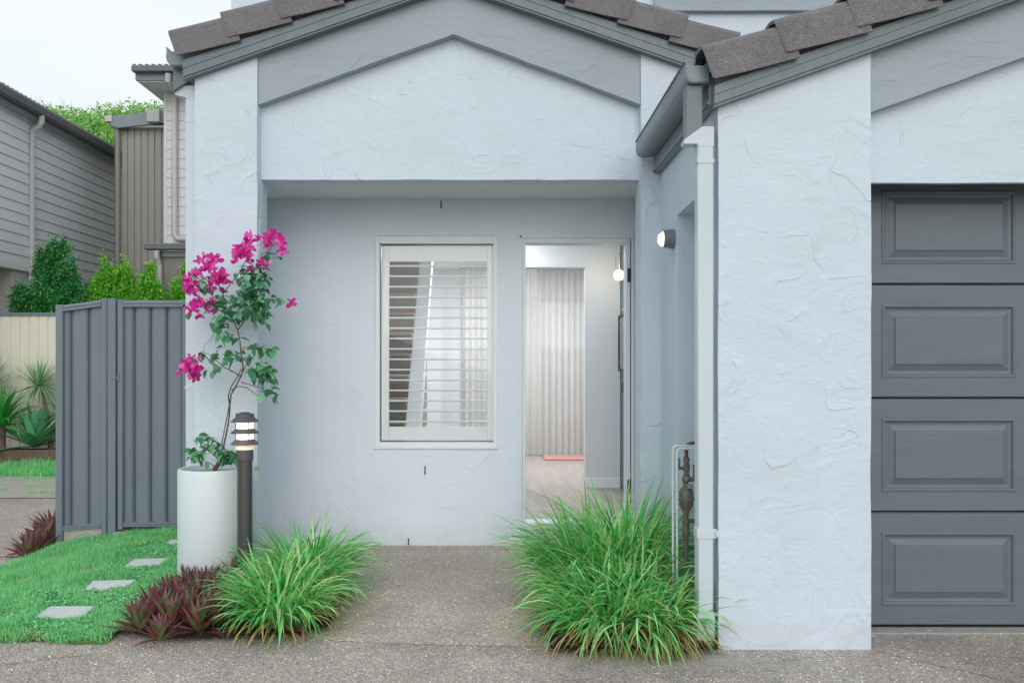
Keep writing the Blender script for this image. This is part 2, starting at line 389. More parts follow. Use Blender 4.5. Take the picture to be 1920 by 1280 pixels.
m = mat('window_glass', (1, 1, 1), 0); t = NT(m)
tr = t.new('ShaderNodeBsdfTransparent'); gl = t.new('ShaderNodeBsdfGlossy'); gl.inputs['Roughness'].default_value = .02
tr.inputs[0].default_value = (.985, .99, .99, 1)
fr = t.new('ShaderNodeFresnel'); fr.inputs[0].default_value = 1.5; mm = t.new('ShaderNodeMixShader')
t.l.new(t.math('MULTIPLY', fr.outputs[0], .6), mm.inputs[0]); t.l.new(tr.outputs[0], mm.inputs[1]); t.l.new(gl.outputs[0], mm.inputs[2]); t.l.new(mm.outputs[0], t.n['Material Output'].inputs[0]); M['glass'] = m
m = mat('sheer_white_curtain', (.8, .79, .76), .9); t = NT(m)
tr = t.new('ShaderNodeBsdfTransparent'); tl = t.new('ShaderNodeBsdfTranslucent'); tl.inputs[0].default_value = (.86, .85, .82, 1)
a = t.new('ShaderNodeMixShader'); a.inputs[0].default_value = .6; b = t.new('ShaderNodeMixShader'); b.inputs[0].default_value = .16
t.l.new(t.p.outputs[0], a.inputs[1]); t.l.new(tl.outputs[0], a.inputs[2]); t.l.new(a.outputs[0], b.inputs[1]); t.l.new(tr.outputs[0], b.inputs[2]); t.l.new(b.outputs[0], t.n['Material Output'].inputs[0]); M['sheer'] = m
m = mat('grey_brown_floor_boards', (.3, .25, .22), .35); t = NT(m); co = t.co((6, .8, 1))
t.base(t.ramp(t.noise(co, 3, 6, .6), [(.3, (.30, .255, .23)), (.7, (.40, .35, .32))])); M['boards'] = m
M['pink'] = painted('dusty_pink_mat', (.50, .25, .22), .9, .001, 90, .1)
M['mat_black'] = painted('black_rubber_mat', (.02, .02, .022), .8, .002, 90, .2)
M['tread'] = painted('oak_stair_tread', (.42, .30, .21), .5, .0004, 20, .1)
M['carpet'] = soil('taupe_carpet', (.24, .215, .20), (.34, .31, .29), 60)
M['mirror'] = painted('grey_green_picture', (.16, .24, .25), .25, .0002, 20, .1)
M['valve'] = painted('oxidised_brass_valve', (.17, .155, .125), .5, .0012, 55, .3, (1, 1, 1), .35)
M['copper'] = painted('brown_copper_pipe', (.13, .065, .05), .5, .001, 55, .3, (1, 1, 1), .3)
M['cap'] = painted('blue_grey_cap', (.22, .26, .28), .6, .0006, 55, .1)

# ------------------------------------------------------------------ ground
def sheet(name, x0, x1, y0, y1, step, dz, m, inside=None, kind='structure', bumpf=None):
    nx = max(1, int(round((x1 - x0) / step))); ny = max(1, int(round((y1 - y0) / step)))
    xs = np.linspace(x0, x1, nx + 1); ys = np.linspace(y0, y1, ny + 1)
    V = [(x, y, g(x, y) + dz + (bumpf(x, y) if bumpf else 0)) for y in ys for x in xs]
    Fc = []
    for j in range(ny):
        for i in range(nx):
            if inside and not inside((xs[i] + xs[i + 1]) / 2, (ys[j] + ys[j + 1]) / 2): continue
            a = j * (nx + 1) + i; Fc.append((a, a + 1, a + nx + 2, a + nx + 1))
    o = link(name, np_mesh(name, V, Fc, smooth=True), m); o['kind'] = kind; return o
sheet('ground', -400, 400, -60, 700, 10, -.26, M['earth'])
sheet('driveway', -14, 9, -3, 12.2, .1, -.004, M['drive'])

LAWN_X0 = -3.25
def lawn_edge(y):               # right-hand limit of the lawn, where the planting bed begins
    return -1.66 - .10 * smooth01((4.3 - y) / .5) if y < 4.75 else -1.78
def in_lawn(x, y):
    if y < 3.80 + .02 * math.sin(x * 5) or y > 6.36: return False
    if x > lawn_edge(y): return False
    return x > LAWN_X0 - .5 * smooth01((5.3 - y) / .6)
def lawn_h(x, y): return -.004 + (.026) * smooth01((y - 3.78) / .12) + .012 * noise.noise(Vector((x * 2.2, y * 2.2, 0)))
sheet('lawn_soil', -3.9, -1.6, 3.7, 6.4, .03, 0, M['earth'], in_lawn, bumpf=lawn_h)

# path to the door
V = []; Fc = []
for j in range(21):
    for i in range(65):
        x = -1.6 + i * .04; y0 = 3.86 - .10 * (x + .95) + .012 * math.sin(x * 4); y = y0 + (5.87 - y0) * j / 20; V.append((x, y, -.0022))
Fc = [(j * 65 + i, j * 65 + i + 1, j * 65 + i + 66, j * 65 + i + 65) for j in range(20) for i in range(64)]
setp(link('path', np_mesh('path', V, Fc, smooth=True), M['path']), kind='structure')
M['joint'] = soil('weathered_joint_filler', (.10, .09, .08), (.22, .21, .19), 60)
for a, b in ((Vector((1.63, 3.70, 0)), Vector((2.05, 3.30, 0))), (Vector((-2.9, 3.15, 0)), Vector((-1.75, 3.66, 0)))):
    d = (b - a); q = Vector((-d.y, d.x, 0)).normalized(); L_ = []; R_ = []
    for k_ in range(41):
        c_ = a + d * k_ / 40 + q * .008 * noise.noise(Vector((k_ * .35, a.x, 0))); w_ = .0012 + .0012 * abs(noise.noise(Vector((k_ * .6, a.y, 5))))
        L_.append((c_.x + q.x * w_, c_.y + q.y * w_)); R_.append((c_.x - q.x * w_, c_.y - q.y * w_))
    V = [(x, y, -.002) for x, y in L_ + R_]; setp(link('driveway_joint', np_mesh('driveway_joint', V, [(k_, k_ + 1, 42 + k_, 41 + k_) for k_ in range(40)]), M['joint']), kind='structure')
# beds
def bed_l(x, y): return (y > 3.86 - .035 * math.sin((x + 2) * 3) + .10 * smooth01((-1.5 - x) / .3) + .12 * smooth01((x + .98) / .25)) and x < -.80 - .16 * smooth01((y - 4.35) / .6) and x > lawn_edge(y) - .01
sheet('garden_bed_soil', -1.8, -.7, 3.8, 5.04, .02, .008, M['mulch'], bed_l, bumpf=lambda x, y: .012 * (1 + noise.noise(Vector((x * 30, y * 30, 0)))))
sheet('garden_bed_soil', .18, .955, 3.655, 5.04, .02, .008, M['mulch'], lambda x, y: x > .22 + .10 * smooth01((y - 4.2) / .6) and not (x > .93 and y < 3.8), bumpf=lambda x, y: .012 * (1 + noise.noise(Vector((x * 30, y * 30, 0)))))
# far left: mossy pavers and a strip of grass before the garden bed
sheet('paving', -9.5, -4.4, 9.4, 11.3, .1, .004, M['pavers'])
sheet('garden_bed_soil', -12, -4.0, 12.5, 13.2, .1, .18, M['mulch'])

# ------------------------------------------------------------------ house
house = thing('house', 'white rendered house with grey gable trim, brown roof tiles and attached garage', 'house', (0, 5.05, 0))
PF = 5.047; GF = 3.721
APX = -.271; PS = .348
def zb(x): return 2.938 + PS * (1.524 - abs(x - APX) + .0)      # underside of porch barge board
GAPX = 2.84; GS = .356
def zg(x): return 2.3686 + GS * (GAPX - .958 - abs(x - GAPX))   # underside of garage barge board
def stu(mb, name, m='stucco', amp=.0035, step=.055, axes='xyz', parent=house, ang=45):
    mb.rough(step, amp, axes); return mb.build(name, M[m], parent, ang)

# porch front: two piers
mb = MB(); mb.prism([(-1.801, -.05), (-1.432, -.05), (-1.432, zb(-1.432) + .03), (-1.801, zb(-1.801) + .03)], PF, 5.26); stu(mb, 'pier')
mb = MB(); mb.prism([(.839, -.05), (1.24, -.05), (1.24, zb(1.24) + .03), (.839, zb(.839) + .03)], PF, 5.26); stu(mb, 'pier')
# gable wall above the opening
mb = MB(); mb.prism([(-1.434, 2.348), (.841, 2.348), (.841, zb(.841)), (APX, zb(APX)), (-1.434, zb(-1.434))], 5.13, 5.255); stu(mb, 'gable_wall', amp=.003)
def tb(x): return 2.779 + .361 * (1.161 - abs(x - APX) * (1.161 / (1.161 if x < APX else 1.11)))
mb = MB(); mb.prism([(-1.431, tb(-1.432)), (APX, tb(APX)), (.838, tb(-1.432)), (.838, zb(.838) - .002), (APX, zb(APX) - .002), (-1.431, zb(-1.431) - .002)], 5.062, 5.128)
stu(mb, 'gable_trim', 'trim', amp=.004)
# porch side walls, ceiling and back wall
mb = MB(); mb.box(-1.80, -1.66, 5.262, 5.86, -.05, 2.9); stu(mb, 'side_wall', 'stucco_fine', amp=.002)
mb = MB(); mb.box(.926, 1.2, 5.262, 5.86, -.05, 2.9); stu(mb, 'side_wall', 'stucco_fine', amp=.002)
MB().box(-1.66, .926, 5.257, 5.86, 2.375, 2.45).build('porch_ceiling', M['inner_ceiling'], house)
BY0, BY1 = 5.861, 6.06
WX0, WX1, WZ0, WZ1 = -.853, -.011, .672, 2.122
DX0, DX1, DZ1 = .160, .919, 2.106
mb = MB()
mb.box(-1.80, WX0, BY0, BY1, -.05, 2.9); mb.box(WX0, WX1, BY0, BY1, -.05, WZ0); mb.box(WX0, WX1, BY0, BY1, WZ1, 2.9)
mb.box(WX1, DX0, BY0, BY1, -.05, 2.9); mb.box(DX0, DX1, BY0, BY1, -.05, .11); mb.box(DX0, DX1, BY0, BY1, DZ1, 2.9); mb.box(DX1, 1.3, BY0, BY1, -.05, 2.9)
bmesh.ops.remove_doubles(mb.b, verts=mb.b.verts, dist=1e-5)
# drop the inner faces shared by two boxes
seen = {}
for f in list(mb.b.faces):
    k = tuple(sorted(v.index for v in f.verts)) if False else tuple(sorted((round(v.co.x, 4), round(v.co.y, 4), round(v.co.z, 4)) for v in f.verts))
    seen.setdefault(k, []).append(f)
for k, fs in seen.items():
    if len(fs) > 1:
        for f in fs: mb.b.faces.remove(f)
stu(mb, 'wall', 'stucco_porch_bright', amp=.0022, step=.07)
# small dark weep slots in the wall
for px, py, hh in ((827, 384, 7), (797, 881, 8), (766, 1015, 6)):
    p = P(px, py, BY0); MB().box(p.x - .0035, p.x + .0035, BY0 - .005, BY0 + .02, p.z - hh / 273., p.z + hh / 273.).build('weep_slot', M['dark'], house)

# barge boards (two profiled strips each side)
def barge(line, x0, x1, apx, yf, yb, h, name, flip=False):
    mb = MB(); a, c = x0, x1
    def chev(lo, hi, y0, y1):
        mb.prism([(a, line(a) + lo), (apx, line(apx) + lo), (c, line(c) + lo), (c, line(c) + hi), (apx, line(apx) + hi), (a, line(a) + hi)], y0, y1)
    chev(0, h * .50, yf + .004, yb); chev(h * .502, h, yf, yb); chev(-.012, .0005, yf + .012, yb)
    return mb.build(name, M['barge'], house, 30)
barge(zb, -1.85, 1.30, APX, 4.985, 5.044, .095, 'barge_board')
barge(zg, .925, 4.75, GAPX, 3.665, 3.718, .078, 'barge_board')

# verge tiles: an angled cap tile whose lower end rides over the one below
def verge(line, xe, apx, y, n, h0, hgt, sgn, name, first=0.0, back=.34):
    """xe eave x, sgn +1 when the slope climbs towards +x"""
    mb = MB(); sl = PS if line is zb else GS
    u = Vector((sgn, 0, sl)).normalized(); nrm = Vector((-sgn * sl, 0, 1)).normalized(); w = Vector((0, 1, 0))
    base = Vector((xe, y, line(xe) + h0))
    L = .322
    for i in range(n):
        s0 = first + i * L + random.uniform(-.004, .004); s1 = s0 + L + .06
        jit = random.uniform(-.003, .003); rl = .012 + random.uniform(-.004, .004)
        prof = []
        r = .034; hh = hgt
        prof += [(0., .006), (0.0, .0), (.006, -.004)] if False else [(.0, 0.)]
        prof += [(hh - r, 0.)] + [(hh - r + r * math.sin(a), r - r * math.cos(a)) for a in [R(d) for d in (20, 40, 60, 80)]]
        prof += [(hh + .004, .07), (hh + .002, .12), (hh - .02, .17), (hh - .035, .22), (hh - .03, .28), (hh - .01, back)]
        th = .013
        inn = []
        for k, (v, ww) in enumerate(prof):
            a_ = Vector(prof[max(k - 1, 0)]); c_ = Vector(prof[min(k + 1, len(prof) - 1)]); d = (c_ - a_).normalized()
            inn.append((v + d.y * -th if False else v - d.y * th, ww + d.x * th))
        loop = prof + inn[::-1]
        rings = []
        for (s, lift, sh) in ((s0, .027, 1), (s0 + .01, .0275, 1), (s0 + .5 * L, .014, 1), (s1, -.003, 1)):
            ring = []
            for (v, ww) in loop:
                extra = (.007 if s == s0 else 0)
                vv = v
                if s < s0 + .011 and v < .02: vv = v + .012 * (1 if s == s0 else .3)
                p = base + u * s + nrm * (vv + lift + jit) + w * (ww - lift * .35 + extra * (1 if ww < .01 else 0))
                ring.append(mb.b.verts.new(p))
            rings.append(ring)
        m_ = len(loop); fs = []
        for a in range(len(rings) - 1):
            for k in range(m_): fs.append(mb.b.faces.new((rings[a][k], rings[a][(k + 1) % m_], rings[a + 1][(k + 1) % m_], rings[a + 1][k])))
        fs.append(mb.b.faces.new(rings[0][::-1])); fs.append(mb.b.faces.new(rings[-1]))
        bmesh.ops.recalc_face_normals(mb.b, faces=fs)
    return mb.build(name, M['tile'], house, 50)
verge(zb, -1.865, APX, 4.955, 6, .088, .165, 1, 'verge_tiles')
verge(zb, 1.30, APX, 4.955, 5, .088, .160, -1, 'verge_tiles', first=-.05)
verge(zg, .925, GAPX, 3.632, 7, .068, .160, 1, 'verge_tiles')
verge(zg, 4.76, GAPX, 3.632, 7, .068, .160, -1, 'verge_tiles')
# tiled roof surfaces behind the verges
def roof(line, x0, x1, apx, y0, y1, h, name):
    mb = MB(); sl = PS if line is zb else GS
    rows = 6
    for sgn, xe in ((1, x0), (-1, x1)):
        n = int(abs(apx - xe) / .305) + 1
        for i in range(n):
            a = xe + sgn * i * .305; b = xe + sgn * min((i + 1) * .305, abs(apx - xe))
            if abs(b - a) < .01: continue
            za = line(xe) + abs(a - xe) * sl + h + .03; zc = line(xe) + abs(b - xe) * sl + h + .008
            pts = []
            ny = int((y1 - y0) / .05)
            A = []; B = []; C = []
            for k in range(ny + 1):
                y = y0 + (y1 - y0) * k / ny; wv = .016 * math.sin(k * .05 / .15 * math.pi)
                A.append(mb.b.verts.new((a, y, za + wv))); B.append(mb.b.verts.new((b, y, zc + wv))); C.append(mb.b.verts.new((a, y, za + wv - .03)))
            for k in range(ny):
                mb.b.faces.new((A[k], A[k + 1], B[k + 1], B[k])); mb.b.faces.new((C[k], C[k + 1], A[k + 1], A[k]))
    return mb.build(name, M['tile'], house, 50)
roof(zb, -1.86, 1.30, APX, 5.25, 7.0, .205, 'roof_tiles')
roof(zg, .925, 4.76, GAPX, 3.93, 9.0, .185, 'roof_tiles')
mb = MB()   # mortar bedding between barge board and tiles
mb.prism([(-1.84, zb(-1.84) + .0955), (APX, zb(APX) + .0955), (1.28, zb(1.28) + .0955), (1.28, zb(1.28) + .16), (APX, zb(APX) + .16), (-1.84, zb(-1.84) + .16)], 5.005, 5.045)
mb.prism([(.94, zg(.94) + .079), (GAPX, zg(GAPX) + .079), (4.74, zg(4.74) + .079), (4.74, zg(4.74) + .14), (GAPX, zg(GAPX) + .14), (.94, zg(.94) + .14)], 3.684, 3.721)
mb.build('bedding', M['tile'], house)
mb = MB()   # sarking slab under the tiles
mb.prism([(-1.84, zb(-1.84) + .06), (APX, zb(APX) + .06), (1.28, zb(1.28) + .06), (1.28, zb(1.28) + .15), (APX, zb(APX) + .15), (-1.84, zb(-1.84) + .15)], 5.046, 7.0)
mb.prism([(.94, zg(.94) + .06), (GAPX, zg(GAPX) + .06), (4.74, zg(4.74) + .06), (4.74, zg(4.74) + .12), (GAPX, zg(GAPX) + .12), (.94, zg(.94) + .12)], 3.722, 9.0)
mb.build('roof_deck', M['dark'], house)

# gutters
def gutter(sx, X0, Z0, y0, y1, k=1.0):
    pf = [(.000, .000), (.004, .004), (.009, .002), (.010, -.010), (.007, -.045), (.012, -.064), (.022, -.078), (.034, -.083), (.098, -.083), (.098, .008)]
    pf = [(X0 + sx * a * k, Z0 + b * k) for a, b in pf]
    mb = MB(); mb.strip(pf if sx < 0 else pf, y0, y1, 'y', -.004 * sx)
    cap = [(X0 + sx * a * k, Z0 + b * k) for a, b in [(.001, -.001), (.009, .001), (.016, -.012), (.026, -.018), (.097, -.018), (.097, -.082), (.034, -.082), (.022, -.077), (.012, -.063), (.008, -.045), (.010, -.010)]]
    mb.prism(cap, y0 - .002, y0 + .003)
    return mb.build('gutter', M['gutter'], house, 35)
gutter(1, .802, 2.552, 3.70, 5.04, 1.08)
gutter(-1, -1.845 - .109, 3.098, 4.98, 6.9, 1.0) if False else None
# porch gutter runs along the left eave (profile faces left)
gutter(1, -1.965, 3.10, 5.02, 6.9, 1.22)
# fascia boards below the gutters, along the eaves
mb = MB(); mb.box(.915, .948, 3.722, 5.043, 2.368, 2.50); mb.box(.908, .914, 3.722, 5.043, 2.372, 2.386)
mb.build('fascia_board', M['gutter'], house)
MB().box(-1.852, -1.822, 5.05, 6.9, 2.93, 3.06).build('fascia_board', M['gutter'], house)

# garage downpipe with its grey outlet box
def downpipe(x0, x1, y0, y1, ztop, zbot, straps, bx):
    mb = MB()
    mb.box(x0, x1, y0, y1, zbot, ztop, .006)
    for z, hh, ex in straps: mb.box(x0 - ex, x1 + ex, y0 - ex, y1 + ex, z - hh / 2, z + hh / 2, .002)
    return mb
mb = downpipe(.866, .936, 3.722, 3.787, 2.232, .03, [(2.125, .022, .0025), (.50, .044, .003), (.085, .13, .004)], None)
mb.box(.934, .950, 3.724, 3.732, .478, .522, .002); mb.box(.944, .955, 3.716, 3.732, .485, .515, .002)
mb.b.verts.ensure_lookup_table()
# sloping elbow
mb.prism([(.807, 2.2175), (.885, 2.2745), (.9365, 2.2745), (.9365, 2.19), (.866, 2.19), (.864, 2.200), (.807, 2.200)], 3.7205, 3.7885)
mb.build('downpipe', M['downpipe'], house)
MB().prism([(.819, 2.2165), (.819, 2.455), (.886, 2.455), (.886, 2.28)], 3.726, 3.80).build('outlet_box', M['barge'], house)
mb = downpipe(-1.884, -1.815, 5.12, 5.185, 2.86, -.1, [(2.70, .022, .0025), (1.1, .022, .0025)], None)
mb.prism([(-1.945, 2.855), (-1.945, 2.87), (-1.888, 2.91), (-1.816, 2.91), (-1.816, 2.84), (-1.884, 2.84)], 5.118, 5.187)
mb.build('downpipe', M['downpipe'], house)
MB().prism([(-1.945, 2.87), (-1.945, 3.05), (-1.852, 3.05), (-1.852, 2.93), (-1.884, 2.912)], 5.09, 5.17).build('outlet_box', M['barge'], house)

# garage: front pier, gable wall, trim, side wall with alcove
mb = MB(); mb.prism([(.956, -.05), (1.621, -.05), (1.621, zg(1.621) + .02), (.956, zg(.956) + .02)], GF, 3.93); stu(mb, 'pier')
mb = MB(); mb.prism([(4.06, -.05), (4.72, -.05), (4.72, zg(4.72) + .02), (4.06, zg(4.06) + .02)], GF, 3.93); stu(mb, 'pier', step=.2)
mb = MB(); mb.prism([(1.619, 2.047), (4.062, 2.047), (4.062, zg(4.062)), (GAPX, zg(GAPX)), (1.619, zg(1.619))], 3.800, 3.832); stu(mb, 'gable_wall', amp=.003)
def tg(x): return 2.338 + .358 * (GAPX - 1.621 - abs(x - GAPX))
mb = MB(); mb.prism([(1.622, tg(1.622)), (GAPX, tg(GAPX)), (4.058, tg(4.058)), (4.058, zg(4.058) - .002), (GAPX, zg(GAPX) - .002), (1.622, zg(1.622) - .002)], 3.738, 3.798)
stu(mb, 'gable_trim', 'trim', amp=.004)
mb = MB()
AL0, AL1 = 3.96, 4.58
mb.box(.956, 1.15, 3.932, AL0, -.05, 2.46); mb.box(.956, 1.15, AL1, 5.046, -.05, 2.46); mb.box(.956, 1.15, AL0, AL1, 2.043, 2.46)
stu(mb, 'side_wall', 'stucco_fine', amp=.003)
mb = MB(); mb.box(1.152, 1.22, 3.932, 9.0, -.05, 2.46); mb.box(4.66, 4.72, 3.932, 9.0, -.05, 2.46); mb.box(1.222, 4.66, 8.9, 9.0, -.05, 3.0); mb.build('garage_wall', M['stucco_fine'], house)
MB().box(1.222, 4.66, 3.932, 8.9, -.04, .004).build('garage_floor', M['concrete'], house)

# sectional garage door
gd = bpy.data.objects.new('garage_door', None); COL.objects.link(gd); gd.parent = house; gd.location = (2.8, 4.02 - 5.05, 0)
DY = 4.010; PH = .5345
def door_panel(zc0):
    mb = MB(); x0, x1 = 1.50, 4.18
    mb.box(x0, x1, DY + .012, DY + .045, zc0 + .002, zc0 + PH - .002)
    # face sheet pieces around raised panels
    cells = [(1.797 + i * .800, 1.797 + i * .800 + .632) for i in range(3)]
    zl, zh = zc0 + .094, zc0 + PH - .094
    b = mb.b
    def quad(p): return b.faces.new([b.verts.new(q) for q in p])
    yF = DY
    xs = [x0] + [c for ce in cells for c in ce] + [x1]
    zt, zbm = zc0 + PH - .002, zc0 + .002
    def rect(a, c, z0, z1, y=yF): quad([(a, y, z0), (c, y, z0), (c, y, z1), (a, y, z1)])
    e = .005
    rect(x0, x1, zh, zt - e); rect(x0, x1, zbm + e, zl)
    quad([(x0, yF, zt - e), (x1, yF, zt - e), (x1, yF + .012, zt), (x0, yF + .012, zt)])
    quad([(x0, yF + .012, zbm), (x1, yF + .012, zbm), (x1, yF, zbm + e), (x0, yF, zbm + e)])
    for a, c in zip(xs[0::2], xs[1::2]): rect(a, c, zl, zh)
    # raised panel: step in, flat moulding, step, bevel up to the field
    for a, c in cells:
        rings = [(0, 0), (.004, -.003), (.012, -.004), (.017, .004), (.022, .006), (.030, .007), (.035, .010), (.052, .004), (.057, -.001), (.062, -.003), (.066, -.0032)]
        rings = [(0, 0), (.003, -.0035), (.010, -.0045), (.016, -.001), (.020, .008), (.027, .010), (.034, .0105), (.060, .001), (.064, -.004), (.068, -.0045)]
        pr = None
        for d, dy in rings:
            q = [(a + d, yF + dy, zl + d), (c - d, yF + dy, zl + d), (c - d, yF + dy, zh - d), (a + d, yF + dy, zh - d)]
            if pr:
                for k in range(4): quad([pr[k], pr[(k + 1) % 4], q[(k + 1) % 4], q[k]])
            pr = q
        quad(pr)
    bmesh.ops.remove_doubles(b, verts=b.verts, dist=1e-5)
    bmesh.ops.recalc_face_normals(b, faces=b.faces)
    o = mb.build('door_panel', M['garage'], gd, 12); o.data.polygons.foreach_set('use_smooth', [False] * len(o.data.polygons))
for i in range(4): door_panel(.018 + i * PH - .006)
MB().box(1.50, 4.18, DY + .004, DY + .03, .001, .0125).build('bottom_seal', M['dark'], gd)

# upper storey wall behind the roofs
UY = 6.55
ux0 = P(433, 0, UY).x
mb = MB(); mb.box(ux0, 4.6, UY, UY + .2, 2.46, 7.2); mb.box(ux0, ux0 + .2, UY + .2, 12.0, 2.46, 7.2)
mb.rough(.12, .004); mb.build('upper_wall', M['stucco'], house)
a = P(1228, 20, UY - .05); c = P(1530, 20, UY - .05)
mb = MB(); mb.box(a.x, 3.2, UY - .05, UY - .002, a.z, a.z + .22); stu(mb, 'upper_trim', 'trim', amp=.003)
MB().box(ux0 - .3, 4.8, UY - .3, 12.2, 7.2, 7.3).build('upper_roof', M['roof_dark'], house)

# ------------------------------------------------------------------ window
win = bpy.data.objects.new('window', None); COL.objects.link(win); win.parent = house; win.location = (-.43, BY0 - 5.05, 0)
def frame_mb(x0, x1, z0, z1, wv, y0, y1, wb=None, wt=None, bev=.0015):
    wb = wb or wv; wt = wt or wv; mb = MB()
    mb.box(x0, x0 + wv, y0, y1, z0, z1, bev); mb.box(x1 - wv, x1, y0, y1, z0, z1, bev)
    mb.box(x0 + wv + .0005, x1 - wv - .0005, y0, y1, z0, z0 + wb, bev); mb.box(x0 + wv + .0005, x1 - wv - .0005, y0, y1, z1 - wt, z1, bev)
    return mb
frame_mb(WX0, WX1, WZ0, WZ1, .031, BY0 + .006, BY0 + .11, .034, .052).build('outer_frame', M['frame'], win)
mb = MB(); mb.box(WX0 - .012, WX1 + .004, BY0 - .012, BY0 + .02, WZ0 - .012, WZ0 + .006, .002); mb.build('sill', M['frame'], win)
MB().box(-.80, -.05, BY0 + .045, BY0 + .047, .72, 2.06).build('pane', M['glass'], win)
sx0, sx1, sz0, sz1 = -.8195, -.0290, .709, 2.066
# dark reveal line and plantation shutter
frame_mb(sx0, sx1, sz0, sz1, .004, BY0 + .030, BY0 + .040).build('seal', M['lamp_metal'], win)
frame_mb(sx0 + .005, sx1 - .005, sz0 + .005, sz1 - .005, .049, BY0 + .052, BY0 + .085, .094, .108).build('shutter_frame', M['shutter'], win)
lx0, lx1 = sx0 + .0545, sx1 - .0545
z_top = P(0, 498.5, BY0 + .06).z; z_bot = P(0, 790, BY0 + .06).z
for i in range(16):
    z = z_top + (z_bot - z_top) * i / 15
    mb = MB(); mb.prism([(BY0 + .042 + .012, z - .002), (BY0 + .060, z - .0065), (BY0 + .085, z - .006), (BY0 + .112, z - .001), (BY0 + .112, z + .002), (BY0 + .085, z + .0055), (BY0 + .060, z + .006), (BY0 + .054, z + .002)], lx0 + .001, lx1 - .001, 'x')
    mb.build('louvre', M['louvre'], win)

# ------------------------------------------------------------------ door frame, open door, interior
FZ = .125
mb = MB()
mb.box(DX0, DX0 + .022, BY0 + .004, BY0 + .14, .11, DZ1, .002); mb.box(DX0 + .0225, DX1 - .036, BY0 + .004, BY0 + .14, DZ1 - .032, DZ1, .002)
mb.box(DX1 - .045, DX1 - .018, BY0 + .004, BY0 + .14, .11, DZ1, .002); mb.box(DX1 - .012, DX1 + .004, BY0 - .003, BY0 + .14, .11, DZ1, .002)
mb.box(DX0 - .018, DX0 - .002, BY0 - .006, BY0 + .01, .11, DZ1 + .018, .002); mb.box(DX0 - .018, DX1 + .004, BY0 - .006, BY0 + .01, DZ1 + .003, DZ1 + .02, .002)
mb.box(DX0 + .0225, DX1 - .046, BY0 - .02, BY0 + .14, .108, .155, .002)
mb.build('door_frame', M['jamb'], house)
MB().box(DX1 - .0175, DX1 - .0125, BY0 + .02, BY0 + .12, .11, DZ1 - .01).build('door_gap', M['dark'], house)
# leaf swung fully inwards
dr = bpy.data.objects.new('front_door', None); COL.objects.link(dr); dr.parent = house; dr.location = (.91, 6.02 - 5.05, 0)
dirv = Vector((math.sin(R(12.5)), math.cos(R(12.5)), 0)); nv = Vector((dirv.y, -dirv.x, 0)); hp = Vector((.9085, 6.01, 0))
mb = MB(); q = [hp, hp + dirv * .74, hp + dirv * .74 + nv * .038, hp + nv * .038]
mb.prism([(v.x, v.y) for v in q], FZ + .01, 2.07, 'z'); mb.build('door_leaf', M['teal'], dr)
for py in (516, 912):
    p = P(1181, py, BY0); MB().box(p.x - .016, p.x + .006, BY0 - .004, BY0 + .01, p.z - .047, p.z + .047, .002).build('hinge', M['black'], dr)
RX = 1.095
# rooms
mb = MB()
mb.box(-1.80, -1.72, 6.062, 10.8, -.1, 2.9); mb.build('hall_wall', M['inner_wall'], house); mb = MB()
mb.box(.777, RX, 7.72, 7.83, FZ, 2.46); mb.box(.205, .777, 7.72, 7.83, 2.12, 2.46); mb.box(.10, .205, 7.72, 7.83, FZ, 2.46)
mb.build('partition_wall', M['inner_wall'], house)
MB().box(RX + .004, RX + .1, 6.062, 7.83, FZ, 2.46).build('hall_wall', M['teal'], house)
mb = MB(); mb.box(1.6, 1.7, 7.84, 10.8, FZ, 2.46); mb.box(-1.80, -.47, 10.8, 10.9, FZ, 2.46); mb.box(-.47, .10, 10.8, 10.9, 2.1, 2.46); mb.box(.10, .49, 10.8, 10.9, FZ, 2.1); mb.box(.49, 1.7, 10.8, 10.9, 2.08, 2.46); mb.box(1.32, 1.7, 10.8, 10.9, FZ, 2.08)
mb.build('rear_wall', M['inner_wall'], house)
mb = MB(); mb.box(-1.719, 1.7, 6.062, 10.799, FZ - .12, FZ); mb.build('floor', M['boards'], house)
mb = MB(); mb.box(-1.719, 1.7, 6.062, 10.799, 2.462, 2.52)
mb.build('ceiling', M['inner_ceiling'], house)
mb = MB(); mb.box(.777, RX - .001, 7.705, 7.719, FZ, FZ + .09, .002); mb.build('skirting_board', M['shutter'], house)
# rear glass door seen through the curtain
mb = MB()
for x in (.49, .90, 1.285): mb.box(x, x + .035, 10.82, 10.86, FZ, 2.08)
for z in (FZ, 1.17, .62, 2.03): mb.box(.526, 1.284, 10.825, 10.855, z, z + .045)
mb.box(.60, .62, 10.76, 10.82, 1.10, 1.30); mb.build('rear_door_frame', M['pvc'], house)

sheet('rear_bounce_slab', -1.7, 3.5, 10.95, 14, .2, .1, M['concrete'])  # added pale slab out of view, throws daylight up at the curtain
setp(MB().box(-1.7, 3.5, 14.0, 14.1, 0, 1.5).build('rear_bounce_panel', M['soffit']), 'added pale panel behind the rear door, bouncing daylight onto the sheer curtain', 'fence')  # added pale surface outside, so the curtain looks backlit

